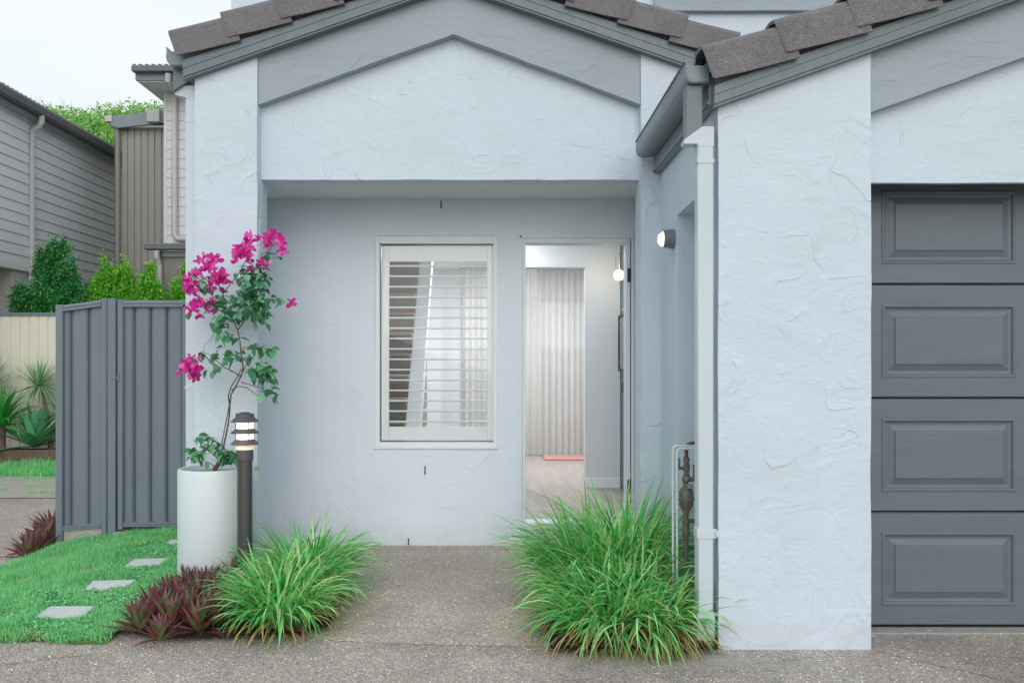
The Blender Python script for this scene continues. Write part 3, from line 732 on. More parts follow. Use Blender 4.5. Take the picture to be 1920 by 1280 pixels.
# staircase
st = thing('staircase', 'carpeted staircase with oak nosings behind the shuttered window', 'staircase', (-1.3, 7.3, FZ))
mb = MB(); mt = MB(); sx = -.79
for i in range(12):
    z = .20 + (i - 1) * .19; y = 6.74 + (i - 1) * .16
    mb.box(-1.715, sx, y, 9.35, z, z + .162); mt.box(-1.715, sx, y - .02, y + .16, z + .164, z + .188, .003)
mb.build('riser', M['carpet'], st); mt.build('tread', M['tread'], st)
mb = MB(); mb.prism([(6.6, .13), (6.78, .13), (9.3, 3.02), (9.3, 2.72), (6.95, .13)] if False else [(6.69, .13), (8.63, 2.455), (8.80, 2.455), (6.95, .13)], sx + .002, sx + .12, 'x')
mb.build('stringer', M['shutter'], st)
MB().box(-1.0 + .34, -.56, 8.7, 8.8, FZ, 2.46).build('post', M['inner_wall'], st) if False else None

# curtain
def curtain(name, label, x0, x1, y, z0, z1, n=26, amp=.035):
    N = n * 10; V = []; Fc = []
    zs = np.linspace(z0, z1, 10)
    for j, z in enumerate(zs):
        for i in range(N + 1):
            u = i / N; ph = 2 * math.pi * n * u + 1.4 * math.sin(7 * u) ; k = .55 + .45 * (1 - j / 9)
            V.append((x0 + (x1 - x0) * u + .012 * math.sin(ph * 1.9 + 1), y + amp * k * math.sin(ph) + .01 * math.sin(ph * .37 + z), z))
    for j in range(9):
        for i in range(N): a = j * (N + 1) + i; Fc.append((a, a + 1, a + N + 2, a + N + 1))
    o = link(name, np_mesh(name, V, Fc, smooth=True), M['sheer']); return setp(o, label, 'curtain')
curtain('curtain', 'sheer white full height curtain over the glass door at the end of the hall', -.46, 1.5, 10.45, FZ + .01, 2.40)
setp(MB().box(-.5, 1.55, 10.43, 10.47, 2.405, 2.435).build('curtain_track', M['pvc']), 'white curtain track above the sheer curtain', 'curtain track')
setp(MB().box(.53, 1.3, 9.93, 10.35, FZ + .001, FZ + .02, .004).build('floor_mat', M['pink']), 'dusty pink mat on the floor before the sheer curtain', 'mat')

# hall wall lamp (lit brass globe lamp)
wl_ = thing('globe_wall_lamp', 'lit white globe on a square brass bracket inside the open doorway', 'wall lamp', (RX, 7.5, 1.9))
gp = P(1161, 516, 7.5)
mb = MB(); mb.lathe([(0.0001, -.05)] + [(.05 * math.cos(R(a)), .05 * math.sin(R(a))) for a in range(-80, 90, 10)] + [(.0001, .05)], gp, 24); mb.build('globe', M['globe'], wl_)
ztop = P(0, 477, 7.5).z
mb = MB(); mb.tube([(RX, 7.44, ztop), (gp.x - .006, 7.44, ztop), (gp.x - .006, 7.44, gp.z - .065)], .0045, 8); mb.tube([(gp.x - .006, 7.44, gp.z - .06), (gp.x - .006, 7.5, gp.z - .058)], .004, 8)
mb.tube([(gp.x - .03, 7.50, ztop - .005), (gp.x - .032, 7.50, gp.z + .03)], .004, 8)
mb.build('bracket', M['brass'], wl_)
ld = bpy.data.lights.new('globe_light', 'POINT'); lo = bpy.data.objects.new('globe_light', ld); COL.objects.link(lo); ld.energy = 1.6; ld.color = (1, .82, .6); ld.shadow_soft_size = .05
lo.location = (gp.x - .12, 7.38, gp.z)
# framed picture on the teal wall, brass hook above it, switch below
pic = thing('framed_picture', 'thick black picture frame hanging on the teal hall wall', 'picture', (RX, 7.5, 1.5))
zt, zb_ = P(0, 590, 7.5).z, P(0, 696, 7.5).z
fr_ = MB(); y0, y1 = 7.28, 7.66
fr_.box(RX - .028, RX + .003, y0, y0 + .02, zb_, zt); fr_.box(RX - .028, RX + .003, y1 - .02, y1, zb_, zt); fr_.box(RX - .028, RX + .003, y0 + .02, y1 - .02, zb_, zb_ + .02); fr_.box(RX - .028, RX + .003, y0 + .02, y1 - .02, zt - .02, zt)
fr_.build('frame', M['black'], pic); MB().box(RX - .02, RX + .002, y0 + .021, y1 - .021, zb_ + .021, zt - .021).build('picture_panel', M['mirror'], pic)
setp(MB().box(RX - .02, RX + .003, 7.45, 7.47, zt + .005, zt + .05, .003).build('picture_hook', M['brass']), 'small brass hook above the black picture frame', 'hook')
p = P(1170, 726, 7.45); setp(MB().box(RX - .022, RX + .003, 7.40, 7.50, p.z - .04, p.z + .04, .003).build('switch_plate', M['black']), 'black switch plate low on the teal hall wall', 'switch')
# ceiling downlights: one gleams at the door head, the rest added to brighten the rooms
for (x, y) in ((.6, 6.55), (.1, 7.3), (.6, 9.2), (-.3, 9.2)):
    d = thing('ceiling_fill_light', 'lit round downlight in the hall ceiling, most of them added to brighten the rooms', 'ceiling light', (x, y, 2.46), 'downlights in the hall ceiling')
    MB().lathe([(.001, -.004), (.05, -.004), (.055, 0.0), (.055, .01)], (x, y, 2.458), 24).build('trim_ring', M['shutter'], d)
    MB().lathe([(.001, -.001), (.04, -.001), (.04, .002)], (x, y, 2.452), 24).build('diffuser', M['globe'], d)
    la = bpy.data.lights.new('downlight', 'AREA'); la.shape = 'DISK'; la.size = .12; la.energy = (8 if y < 9 else 38); la.color = (.97, .98, 1)
    lo = bpy.data.objects.new('downlight', la); COL.objects.link(lo); lo.location = (x, y, 2.44)
# black door mat on the porch
p = P(1010, 1036, 5.5); setp(MB().box(.18, .72, 5.28, 5.60, .012, .032, .004).build('door_mat', M['mat_black']), 'black door mat on the path by the doorway, half under the strappy grass', 'door mat')

# ------------------------------------------------------------------ porch wall lamp on the garage side wall
lp = thing('bulkhead_lamp', 'lit round grey bulkhead lamp with slatted hood on the white side wall', 'wall lamp', (.956, 4.69, 1.93))
LC = Vector((.956, 4.67, 1.925)); RM = Matrix.Rotation(R(-90), 3, 'Y') @ Matrix.Scale(.86, 3)    # local z -> -x
mb = MB(); mb.lathe([(.062, -.006), (.062, .032), (.058, .034), (.056, .05), (.058, .051), (.056, .068), (.05, .07)], LC, 28, RM)
mb.build('housing', M['light_grey_metal'], lp)
mb = MB(); mb.lathe([(.05 * math.cos(R(a)), .066 + .04 * math.sin(R(a))) for a in range(0, 90, 8)] + [(.0005, .106)], LC, 28, RM); mb.build('dome', M['dome'], lp)
mb = MB()
for k, zz in enumerate((.030, .016, .002)):      # curved hood bars over the upper half of the dome
    pts = []
    for a in range(-80, 81, 16):
        rr = math.sqrt(max(.046 ** 2 - zz ** 2, 1e-5)); pts.append((LC.x - .058 - .036 * math.cos(R(a)) * (rr / .046), LC.y + rr * math.sin(R(a)), LC.z + zz - .030 * math.cos(R(a)) + .022))
    mb.tube(pts, .0022, 6)
mb.build('hood', M['light_grey_metal'], lp)

# ------------------------------------------------------------------ service pipes in the alcove
gasY = 4.12
def Q(px, py, y=gasY): return P(px, py, y)
gp_ = thing('water_valve', 'stack of tarnished brass valves and fittings beside the white downpipe', 'pipe valve', (Q(1286, 1000).x, gasY, 0))
cx = Q(1287, 0).x; k = gasY / F
def stack(spec, m, name, x=cx):
    prof = []
    for (py, rpx) in spec: prof.append((rpx * k, P(0, py, gasY).z))
    prof = prof[::-1]
    return MB().lathe(prof, (x, gasY, 0), 20).build(name, M[m], gp_)
stack([(842, 3.5), (856, 3.6), (857, 4.6), (860, 4.6)], 'copper', 'riser')
mb = MB(); mb.tube([(cx, gasY, P(0, 845, gasY).z), (cx + .001, gasY, P(0, 838, gasY).z), (cx + .008, gasY, P(0, 833, gasY).z), (cx + .02, gasY, P(0, 831, gasY).z), (cx + .20, gasY, P(0, 831, gasY).z)], .0105, 12); mb.build('elbow', M['copper'], gp_)
stack([(857, 4), (858, 5.8), (866, 5.8), (867, 4.4), (869, 4.4), (870, 6.2), (882, 6.2), (883, 5), (889, 5), (890, 6)], 'valve', 'gate_valve')
stack([(891, 6.5), (895, 8.5), (901, 8.5), (903, 6)], 'valve', 'union')
stack([(903, 5.2), (908, 4.6), (914, 4.8)], 'valve', 'nipple', cx - .004)
stack([(912, 8), (916, 11), (919, 13.5), (931, 14), (932, 15.5), (937, 15.5), (938, 13.5), (948, 13), (952, 9.5), (954, 9)], 'valve', 'meter_body', cx - .001)
stack([(954, 7.5), (959, 7.5), (960, 5), (972, 4.8), (973, 8), (979, 8.5), (980, 6.5), (991, 6.5), (996, 7.5), (1001, 7), (1010, 4.5), (1028, 4.2), (1060, 4)], 'valve', 'tail_pipe', cx - .002)
mb = MB(); mb.box(cx - .016 + .012, cx + .024, gasY - .045, gasY - .02, P(0, 914, gasY).z, P(0, 905, gasY).z, .003); mb.build('cap', M['cap'], gp_)
mb = MB(); pz = P(0, 877, gasY).z; mb.tube([(cx, gasY, pz), (cx - .034, gasY - .004, pz)], .008, 10); mb.lathe([(.001, 0), (.011, 0), (.011, .016), (.001, .016)], (cx - .040, gasY, pz - .008), 12)
mb.tube([(cx - .036, gasY, pz), (cx - .034, gasY, pz + .03), (cx - .036, gasY, pz + .05)], [.004, .006, .004], 8); mb.build('lever', M['valve'], gp_)
mb = MB(); pz = P(0, 897, gasY).z; mb.tube([(cx, gasY, pz - .004), (cx + .05, gasY, pz - .002)], .011, 10); mb.tube([(cx + .042, gasY, pz - .01), (cx + .042, gasY, pz + .06)], [.013, .009], 10); mb.box(cx + .03, cx + .055, gasY - .006, gasY + .006, pz + .06, pz + .067, .002); mb.build('side_tap', M['valve'], gp_)
mb = MB(); pz = P(0, 976, gasY).z; mb.tube([(cx - .02, gasY, pz), (cx + .1, gasY + .01, pz)], .011, 10); mb.build('tee', M['valve'], gp_)
# painted white service pipes
wp = thing('service_pipe', 'thin white painted pipe pair looping in front of the brass valve stack', 'pipe', (Q(1264, 1000).x, gasY - .03, 0))
for (px, py, dy) in ((1262, 836, -.02), (1269.5, 840.5, -.04)):
    y = gasY + dy; a = P(px, py, y)
    mb = MB(); mb.tube([(a.x, y, .02), (a.x, y, a.z - .02), (a.x + .003, y, a.z - .007), (a.x + .012, y, a.z), (a.x + .03, y, a.z), (a.x + .28, y + .02, a.z)], .0062, 10)
    if px < 1265: mb.tube([(a.x, y, P(0, 905, y).z), (a.x, y, P(0, 912, y).z)], .009, 10)
    mb.build('pipe', M['white_pipe'], wp)

# ------------------------------------------------------------------ planter, bollard
PX, PY_, PR = -1.627, 4.85, .189
pl = thing('planter', 'tall white cylindrical planter standing before the left pier', 'planter', (PX, PY_, 0))
MB().lathe([(PR - .004, .0), (PR + .001, .01), (PR + .001, .64), (PR - .002, .650), (PR - .009, .654), (PR - .017, .651), (PR - .020, .643), (PR - .02, .60)], (PX, PY_, 0), 72).build('pot', M['planter'], pl)
MB().lathe([(.001, .628), (PR - .0205, .626)], (PX, PY_, 0), 48).build('soil', M['concrete'], pl)

BX, BY = -1.377, 4.62; bs = BY / F
def bz(py): return P(0, py, BY).z
bo = thing('bollard_lamp', 'lit dark metal pagoda bollard lamp beside the white planter', 'garden lamp', (BX, BY, 0))
MB().lathe([(13.8 * bs, .0), (13.8 * bs, bz(862))], (BX, BY, 0), 32).build('post', M['post_metal'], bo)
MB().lathe([(15.4 * bs, bz(862)), (15.6 * bs, bz(861)), (15.6 * bs, bz(843)), (14 * bs, bz(842))], (BX, BY, 0), 32).build('collar', M['lamp_metal'], bo)
MB().lathe([(16.6 * bs, bz(842)), (17 * bs, bz(840)), (17 * bs, bz(831)), (12 * bs, bz(830))], (BX, BY, 0), 32).build('lamp_base', M['glow_warm'], bo)
MB().lathe([(16 * bs, bz(830)), (16 * bs, bz(786))], (BX, BY, 0), 32).build('lamp_glass', M['glow'], bo)
for i, (yt, yb_) in enumerate(((784, 791), (804, 812), (824, 833))):
    if i == 0: pr = [(26 * bs, bz(790.5)), (26.5 * bs, bz(790)), (17 * bs, bz(781)), (17 * bs, bz(776)), (14.5 * bs, bz(774.5)), (10 * bs, bz(774)), (8 * bs, bz(772.5)), (.001, bz(772))]
    else: pr = [(16.2 * bs, bz(yb_ - 4)), (26 * bs, bz(yb_ - .4)), (26.5 * bs, bz(yb_ - 1)), (16.8 * bs, bz(yt - 1)), (16.2 * bs, bz(yt - 1.2))]
    MB().lathe(pr, (BX, BY, 0), 36).build('shade', M['lamp_metal'], bo)
for a in (-150, -60, 30, 120):
    x = BX + 17.6 * bs * math.cos(R(a + 10)); y = BY + 17.6 * bs * math.sin(R(a + 10))
    MB().tube([(x, y, bz(832)), (x, y, bz(786))], .0022, 6).build('rod', M['lamp_metal'], bo)
ld = bpy.data.lights.new('bollard_light', 'POINT'); lo = bpy.data.objects.new('bollard_light', ld); COL.objects.link(lo); ld.energy = .25; ld.color = (1, .85, .6); ld.shadow_soft_size = .06
lo.location = (BX, BY, bz(700)) if False else (BX + .0, BY - .12, bz(815))

# ------------------------------------------------------------------ chain on the pier
def chain(name, label, pts, step=.021, r=.0017):
    mb = MB(); pts = [Vector(p) for p in pts]; k = 0
    for a, b in zip(pts[:-1], pts[1:]):
        L = (b - a).length; n = max(1, int(L / step)); d = (b - a).normalized()
        side = d.cross(Vector((0, 1, 0))).normalized(); oth = d.cross(side)
        for i in range(n):
            c = a + d * (i + .5) * L / n; s = side if k % 2 else (oth + side * .35).normalized(); k += 1
            ring = [c + d * (.0135 * math.cos(t)) + s * (.0068 * math.sin(t)) for t in [2 * math.pi * j / 12 for j in range(13)]]
            mb.tube(ring, r, 6)
    return setp(mb.build(name, M['white_pipe'], None), label, 'chain')
cy = 5.0
chain('chain', 'thin white chain hanging from the lintel beside the left pier', [P(491, 338, 5.15), P(489, 380, 5.12), P(485, 450, 5.04), P(484, 500, 4.98), P(452, 545, 4.95), P(420, 590, 4.95)])
chain('chain', 'short slack white chain holding the lower flowering branch', [P(420, 600, 4.98), P(396, 625, 4.98), P(386, 655, 4.96), P(380, 680, 4.95)])

# ------------------------------------------------------------------ strap leaves / blades
def strips(base, az, el, L, w, droop, seg=6, prof=None, fold=.0, twist=0, curlout=0):
    """arched leaf strips; arrays of length N. returns V, F, UV"""
    N = len(L); t = np.linspace(0, 1, seg + 1)
    base = np.asarray(base); az = np.asarray(az)[:, None]; el = np.asarray(el)[:, None]; L = np.asarray(L)[:, None]; w = np.asarray(w)[:, None]; droop = np.asarray(droop)[:, None]
    ang = el - droop * t[None] ** 1.4                                 # elevation along the leaf
    dh = np.cos(ang); dv = np.sin(ang)
    h = np.concatenate([np.zeros((N, 1)), np.cumsum((dh[:, 1:] + dh[:, :-1]) / 2, 1)], 1) * L / seg
    v = np.concatenate([np.zeros((N, 1)), np.cumsum((dv[:, 1:] + dv[:, :-1]) / 2, 1)], 1) * L / seg
    azt = az + curlout * t[None] * np.sign(np.sin(az * 57.3))
    C = np.stack([base[:, 0:1] + h * np.cos(azt), base[:, 1:2] + h * np.sin(azt), base[:, 2:3] + v], 2)
    if prof is None: prof = np.minimum(1, 3.2 * (1 - t)) * (.65 + .35 * np.minimum(1, t * 4))
    else: prof = np.interp(t, np.linspace(0, 1, len(prof)), prof)
    tw = np.asarray(twist) if np.ndim(twist) else np.full(N, twist); tw = tw[:, None] * np.ones_like(t)[None]
    side = np.stack([-np.sin(azt) * np.cos(tw), np.cos(azt) * np.cos(tw), np.sin(tw)], 2)
    upn = np.stack([-np.sin(ang) * np.cos(azt), -np.sin(ang) * np.sin(azt), np.cos(ang)], 2)
    hw = (w * prof[None])[:, :, None] * .5
    uvv = np.broadcast_to(t[None], (N, seg + 1))
    if fold:
        A = C - side * hw + upn * hw * fold; B = C; D = C + side * hw + upn * hw * fold
        V = np.stack([A, B, D], 2).reshape(-1, 3); k = 3
    else:
        V = np.stack([C - side * hw, C + side * hw], 2).reshape(-1, 3); k = 2
    UV = np.stack([np.broadcast_to(np.arange(k)[None, None] / (k - 1), (N, seg + 1, k)), np.broadcast_to(uvv[:, :, None], (N, seg + 1, k))], 3).reshape(-1, 2)
    i = np.arange(N)[:, None, None] * (seg + 1) * k + np.arange(seg)[None, :, None] * k + np.arange(k - 1)[None, None]
    i = i.reshape(-1); Fc = np.stack([i, i + 1, i + 1 + k, i + k], 1)
    return V, Fc, UV
def cat(parts):
    V, Fc, UV = [], [], []; o = 0
    for a, b, c in parts: V.append(a); Fc.append(b + o); UV.append(c); o += len(a)
    return np.concatenate(V), np.concatenate(Fc), np.concatenate(UV)

def clump(name, label, x, y, n, L, spread, lean=(0, 0), old=.12, group=None, elev=(58, 89), h=.0):
    t_ = thing(name, label, 'grass plant', (x, y, 0), group)
    def gen(n, Lr, elr, dr, wr, rad):
        n = int(n * .8)
        az = RNG.uniform(0, 2 * np.pi, n); r = np.sqrt(RNG.uniform(0, 1, n)) * rad
        bx = x + r * np.cos(az); by = y + r * np.sin(az)
        a2 = az + RNG.normal(0, .5, n)
        vx = np.cos(a2) + lean[0]; vy = np.sin(a2) + lean[1]; a2 = np.arctan2(vy, vx)
        el = np.radians(RNG.uniform(*elr, n)); Ls = L * RNG.uniform(*Lr, n); dr_ = np.radians(RNG.uniform(*dr, n))
        el = el - .25 * (r / rad)
        return strips(np.stack([bx, by, np.full(n, .015)], 1), a2, el, Ls, RNG.uniform(*wr, n), dr_, 8, None, .25, RNG.uniform(-.5, .5, n), .15)
    n2 = int(n * old)
    V, Fc, UV = gen(n, (.6, 1.08), elev, (25, 135), (.0068, .0132), spread)
    link('blades', np_mesh('blades', V, Fc, UV, True), M['liriope'], t_)
    V, Fc, UV = gen(n2, (.6, 1.0), (15, 65), (70, 150), (.006, .011), spread)
    link('old_blades', np_mesh('old_blades', V, Fc, UV, True), M['liriope_old'], t_)
    return t_
# right bed
G = 'strappy grass plants in the bed by the garage'
for lab, x, y, n, L, sp, ln, old, el in (
    ('arching green strappy grass at the front left corner of the right bed', .49, 3.90, 640, .43, .14, (-.12, -.35), .42, (52, 88)),
    ('yellow tipped strappy grass at the front of the bed before the white downpipe', .68, 3.90, 640, .42, .12, (-.08, -.5), .60, (50, 86)),
    ('green strappy grass in the middle of the right bed nearest the path', .47, 4.24, 640, .46, .15, (-.15, -.2), .16, (60, 89)),
    ('green strappy grass in the middle of the right bed beside the valve stack', .66, 4.26, 600, .50, .13, (-.05, -.2), .14, (62, 90)),
    ('tall strappy grass in front of the doorway sill', .50, 4.60, 680, .62, .15, (-.16, .0), .07, (62, 89)),
    ('tall dark strappy grass at the back of the right bed below the bulkhead lamp', .70, 4.64, 640, .73, .13, (-.03, .0), .04, (66, 92))):
    clump('strappy_grass', lab, x, y, n, L, sp, ln, old, G, el)
G = 'strappy grass plants in the bed by the planter'
for lab, x, y, n, L, sp, ln, old in (
    ('arching strappy grass at the front of the left bed next to the path', -1.04, 4.06, 520, .36, .13, (.0, -.35), .34),
    ('strappy grass right in front of the bollard lamp', -1.15, 4.28, 460, .37, .11, (-.2, -.1), .14),
    ('strappy grass at the right side of the left bed by the path', -1.02, 4.42, 460, .38, .12, (.08, -.05), .10),
    ('tallest strappy grass at the back of the left bed against the porch', -1.05, 4.72, 520, .48, .13, (.05, .0), .05)):
    clump('strappy_grass', lab, x, y, n, L, sp, ln, old, G)

# purple rosettes
def rosette(label, x, y, s, z=None, group='purple rosette plants in the left bed', n=30):
    z0 = g(x, y) + .015 if z is None else z
    az = np.arange(n) * 2.399 + RNG.uniform(0, 6); k = np.linspace(0, 1, n)
    el = np.radians(18 + 64 * k + RNG.normal(0, 6, n)); L = s * (1.0 - .22 * k) * RNG.uniform(.85, 1.12, n)
    b = np.stack([x + .018 * np.cos(az), y + .018 * np.sin(az), z0 + .05 * k * s / .2], 1)
    V, Fc, UV = strips(b, az, el, L, s * .175 * RNG.uniform(.85, 1.1, n), np.radians(RNG.uniform(-12, 28, n)), 6, [.55, .85, 1, .95, .72, .38, .02], .55, RNG.uniform(-.3, .3, n))
    o = link('purple_rosette', np_mesh('purple_rosette', V, Fc, UV, True), M['rhoeo']); return setp(o, label, 'plant', group)
ROS = [(262, 1190, .20, 'purple rosette at the front left tip of the bed, touching the lawn'), (322, 1186, .20, 'purple rosette at the front edge of the bed, second from its left tip'),
       (372, 1192, .19, 'low purple rosette at the front edge of the bed, third from its left tip'), (424, 1180, .18, 'purple rosette at the front edge partly under strappy grass'),
       (288, 1160, .19, 'purple rosette beside the lawn, just behind the front left one'), (345, 1156, .21, 'purple rosette in the middle of the rosette patch'),
       (398, 1158, .22, 'upright pink purple rosette in the middle of the patch, nearest the strappy grass'), (318, 1130, .18, 'purple rosette against the lawn, halfway back to the planter'),
       (370, 1128, .20, 'purple rosette below the white planter, left of its middle'), (422, 1128, .20, 'purple rosette below the right half of the white planter'),
       (352, 1108, .17, 'purple rosette touching the front left foot of the planter'), (398, 1104, .19, 'purple rosette touching the front middle of the planter'),
       (440, 1102, .19, 'dark purple rosette at the foot of the bollard lamp'), (462, 1140, .18, 'purple rosette mostly covered by strappy grass'),
       (305, 1172, .19, 'purple rosette two back from the front left tip of the bed'), (352, 1174, .20, 'reddest purple rosette in the front half of the patch'), (388, 1178, .20, 'purple rosette leaning towards the driveway near the strappy grass'),
       (372, 1146, .19, 'purple rosette in the exact centre of the patch'), (330, 1144, .18, 'green tinged rosette in the left half of the patch'), (405, 1138, .19, 'purple rosette between the planter and the strappy grass'), (448, 1160, .19, 'purple rosette poking out of the strappy grass'),
       (385, 1116, .18, 'short purple rosette just below the planter base'), (300, 1205, .13, 'small flat rosette trailing onto the driveway edge')]
for px, py, s, lab in ROS:
    s_ = (py - 684) / H; rosette(lab, (px - 936) / s_, F / s_, s * random.uniform(.74, .90))
for i, (px, py, s, lab) in enumerate([(52, 1050, .20, 'purple rosette farthest left outside the grey fence'), (68, 1042, .21, 'purple rosette second from left outside the grey fence'), (80, 1030, .22, 'purple rosette third from left outside the grey fence'),
                                      (92, 1020, .24, 'tall purple rosette leaning on the grey fence post'), (98, 1008, .24, 'purple rosette farthest back beside the grey fence post')]):
    zz = -.17; Y = (H - zz) * F / (py - 684); X = (px - 936) * Y / F
    rosette(lab, X, Y, s, zz, 'purple rosette plants outside the grey fence')

# ------------------------------------------------------------------ bougainvillea
bg = thing('bougainvillea', 'magenta flowering bougainvillea with a thin twisting stem growing from the white planter', 'plant', (PX, PY_, .63))
def pth(pts, y0=4.80): return [P(px, py, y0 + dy) for px, py, dy in pts]
mb = MB()
mb.tube(pth([(402, 880, .03), (408, 872, .02), (413, 862, .0), (417, 848, .0), (421, 840, .0)]), [.014, .013, .012, .010, .009], 8)
mb.tube(pth([(418, 846, 0), (421, 828, .0), (427, 800, .0), (430, 778, .0), (431, 757, .0), (433, 740, 0), (443, 722, .02), (452, 705, .02), (456, 690, 0), (452, 665, -.02), (450, 640, 0), (446, 620, .02), (437, 600, .02), (427, 585, .0), (420, 560, .0), (415, 540, 0)]),
        [.00544, .00510, .00476, .00476, .00510, .00476, .00442, .00442, .00442, .00408, .00408, .00408, .00374, .00340, .00272, .00204], 8)
mb.tube(pth([(418, 846, -.02), (416, 830, -.02), (422, 800, -.03), (427, 775, -.02), (430, 757, .0), (428, 742, -.03), (433, 725, -.04), (445, 707, -.03), (453, 690, -.02)]), [.00408, .00340, .00340, .00340, .00408, .00408, .00374, .00340, .00272], 8)
mb.tube(pth([(452, 706, 0), (440, 698, .0), (420, 688, -.05), (405, 675, -.06), (392, 664, -.06), (375, 658, -.05)]), [.004, .0035, .003, .0025, .002, .0015], 6)
mb.tube(pth([(433, 731, 0), (447, 724, .0), (462, 726, -.05), (478, 738, -.05), (498, 749, -.05)]), [.0035, .003, .0025, .002, .0012], 6)
mb.tube(pth([(453, 717, 0), (470, 721, -.03), (490, 728, -.04), (508, 735, -.04)]), [.003, .0025, .002, .0012], 6)
mb.tube(pth([(450, 655, 0), (462, 651, -.02), (478, 650, -.04), (505, 655, -.04), (518, 660, -.04)]), [.003, .0025, .002, .0015, .001], 6)
mb.tube(pth([(456, 696, 0), (462, 684, 0), (470, 672, -.02), (480, 666, -.02)]), [.003, .0025, .002, .0012], 6)
mb.tube(pth([(446, 618, 0), (456, 605, .0), (458, 590, .0), (462, 560, .02), (470, 520, .02), (482, 495, .03), (497, 480, .03), (510, 462, .0), (518, 452, .0)]), [.004, .004, .0035, .003, .003, .0025, .002, .0015, .001], 6)
mb.tube(pth([(427, 590, 0), (415, 583, .0), (400, 575, -.02), (385, 568, -.03), (370, 575, -.03)]), [.004, .003, .0025, .002, .001], 6)
mb.tube(pth([(415, 545, 0), (408, 528, .0), (398, 512, .0), (388, 500, .0)]), [.003, .0025, .002, .001], 6)
mb.tube(pth([(418, 550, 0), (434, 530, .0), (450, 510, .02), (465, 480, .02), (478, 460, .02)]), [.003, .0025, .0025, .002, .001], 6)
mb.tube(pth([(470, 555, 0), (495, 561, .0), (512, 560, .0), (530, 566, .0), (542, 570, .0)]), [.003, .002, .0015, .0012, .001], 6)
mb.tube(pth([(395, 636, .05), (384, 646, .05), (380, 662, .03), (379, 680, .0)]), [.0015] * 4, 6)
mb.tube(pth([(406, 621, .05), (395, 636, .05)]), [.0015] * 2, 6)
mb.tube(pth([(404, 875, 0), (390, 866, -.05), (372, 864, -.08), (362, 869, -.08)]), [.003, .002, .0018, .0015], 6)
mb.tube(pth([(412, 862, 0), (398, 850, -.03), (384, 838, -.06), (380, 822, -.06), (384, 808, -.06)]), [.004, .003, .0025, .002, .001], 6)
mb.tube(pth([(414, 860, 0), (430, 852, .0), (442, 856, -.03), (452, 866, -.03)]), [.004, .003, .0025, .002], 6)
mb.build('stem', M['bark'], bg)
def leaves(cl, size, name, m, parent, droop=.5, y0=4.80):
    """ovate leaves scattered round photo spots: (px,py,rx,ry,n)"""
    P0 = []; 
    for (px, py, rx, ry, n) in cl:
        for _ in range(int(n * 1.25)):
            a = random.uniform(0, 6.283); r = math.sqrt(random.random())
            P0.append(P(px + rx * r * math.cos(a), py + ry * r * math.sin(a), y0 + random.uniform(-.10, .10)))
    P0 = np.array([tuple(p) for p in P0]); n = len(P0)
    az = RNG.uniform(0, 2 * np.pi, n); el = RNG.uniform(-1.1, .35, n); L = size * RNG.uniform(.65, 1.25, n)
    V, Fc, UV = strips(P0, az, el, L, L * RNG.uniform(.62, .8, n), RNG.uniform(0, .9, n), 5, [.06, .82, 1, .85, .45, .02], .30, RNG.uniform(-.7, .7, n))
    return link(name, np_mesh(name, V, Fc, UV, True), M[m], parent)
leaves([(478, 540, 20, 24, 46), (460, 560, 24, 20, 40), (480, 580, 24, 18, 40), (490, 515, 14, 22, 22), (455, 515, 12, 10, 10), (425, 575, 14, 14, 12), (408, 560, 16, 12, 12), (440, 590, 18, 10, 10), (412, 605, 16, 16, 14), (425, 625, 16, 10, 8),
        (488, 595, 14, 14, 12), (465, 505, 12, 10, 8), (500, 483, 8, 10, 4), (513, 480, 5, 5, 2), (520, 560, 20, 5, 5), (395, 570, 16, 8, 8), (375, 535, 10, 8, 5), (352, 590, 6, 8, 2), (384, 520, 14, 10, 6), (450, 635, 4, 8, 2), (395, 545, 22, 6, 6),
        (385, 670, 30, 8, 10), (400, 690, 14, 10, 6), (408, 660, 8, 8, 4), (440, 668, 12, 10, 12), (430, 680, 6, 6, 3), (480, 650, 14, 6, 7), (505, 656, 14, 6, 8), (490, 690, 24, 12, 26), (505, 705, 16, 10, 12), (470, 668, 8, 6, 4), (483, 720, 10, 4, 3), (512, 730, 14, 10, 9), (505, 742, 12, 6, 3), (475, 700, 10, 10, 6),
        (380, 845, 20, 12, 16), (372, 860, 18, 10, 8), (395, 825, 14, 10, 8), (375, 822, 16, 6, 6), (430, 855, 16, 10, 12), (438, 865, 12, 10, 8), (415, 848, 10, 8, 6), (358, 852, 10, 4, 2), (475, 870, 4, 10, 3), (402, 838, 10, 6, 5)], .057, 'foliage', 'boug_leaf', bg)
# bracts: three papery petals to a flower, many flowers to a cluster
FL = [(353, 525, 13, 15, 12), (370, 512, 10, 6, 5), (362, 540, 9, 8, 6), (378, 488, 8, 7, 5), (390, 500, 7, 6, 3), (402, 486, 10, 6, 6), (398, 505, 8, 6, 4), (412, 517, 16, 9, 14), (422, 522, 10, 8, 6), (393, 534, 7, 5, 4),
      (358, 578, 11, 8, 8), (372, 570, 8, 7, 6), (398, 573, 8, 9, 6), (384, 568, 8, 6, 3), (374, 588, 6, 4, 2), (452, 472, 11, 12, 13), (466, 478, 9, 9, 8), (468, 450, 6, 10, 6), (470, 462, 7, 6, 4), (447, 488, 6, 4, 2), (484, 448, 5, 5, 3),
      (502, 446, 8, 7, 7), (512, 442, 6, 7, 5), (525, 452, 8, 6, 6), (500, 458, 5, 4, 3), (529, 474, 7, 7, 5), (494, 492, 7, 6, 3), (471, 497, 5, 4, 2), (500, 498, 4, 4, 2), (545, 571, 6, 7, 3),
      (352, 690, 15, 12, 18), (368, 695, 10, 12, 10), (364, 672, 8, 4, 3), (362, 706, 10, 4, 4), (414, 548, 2, 4, 1)]
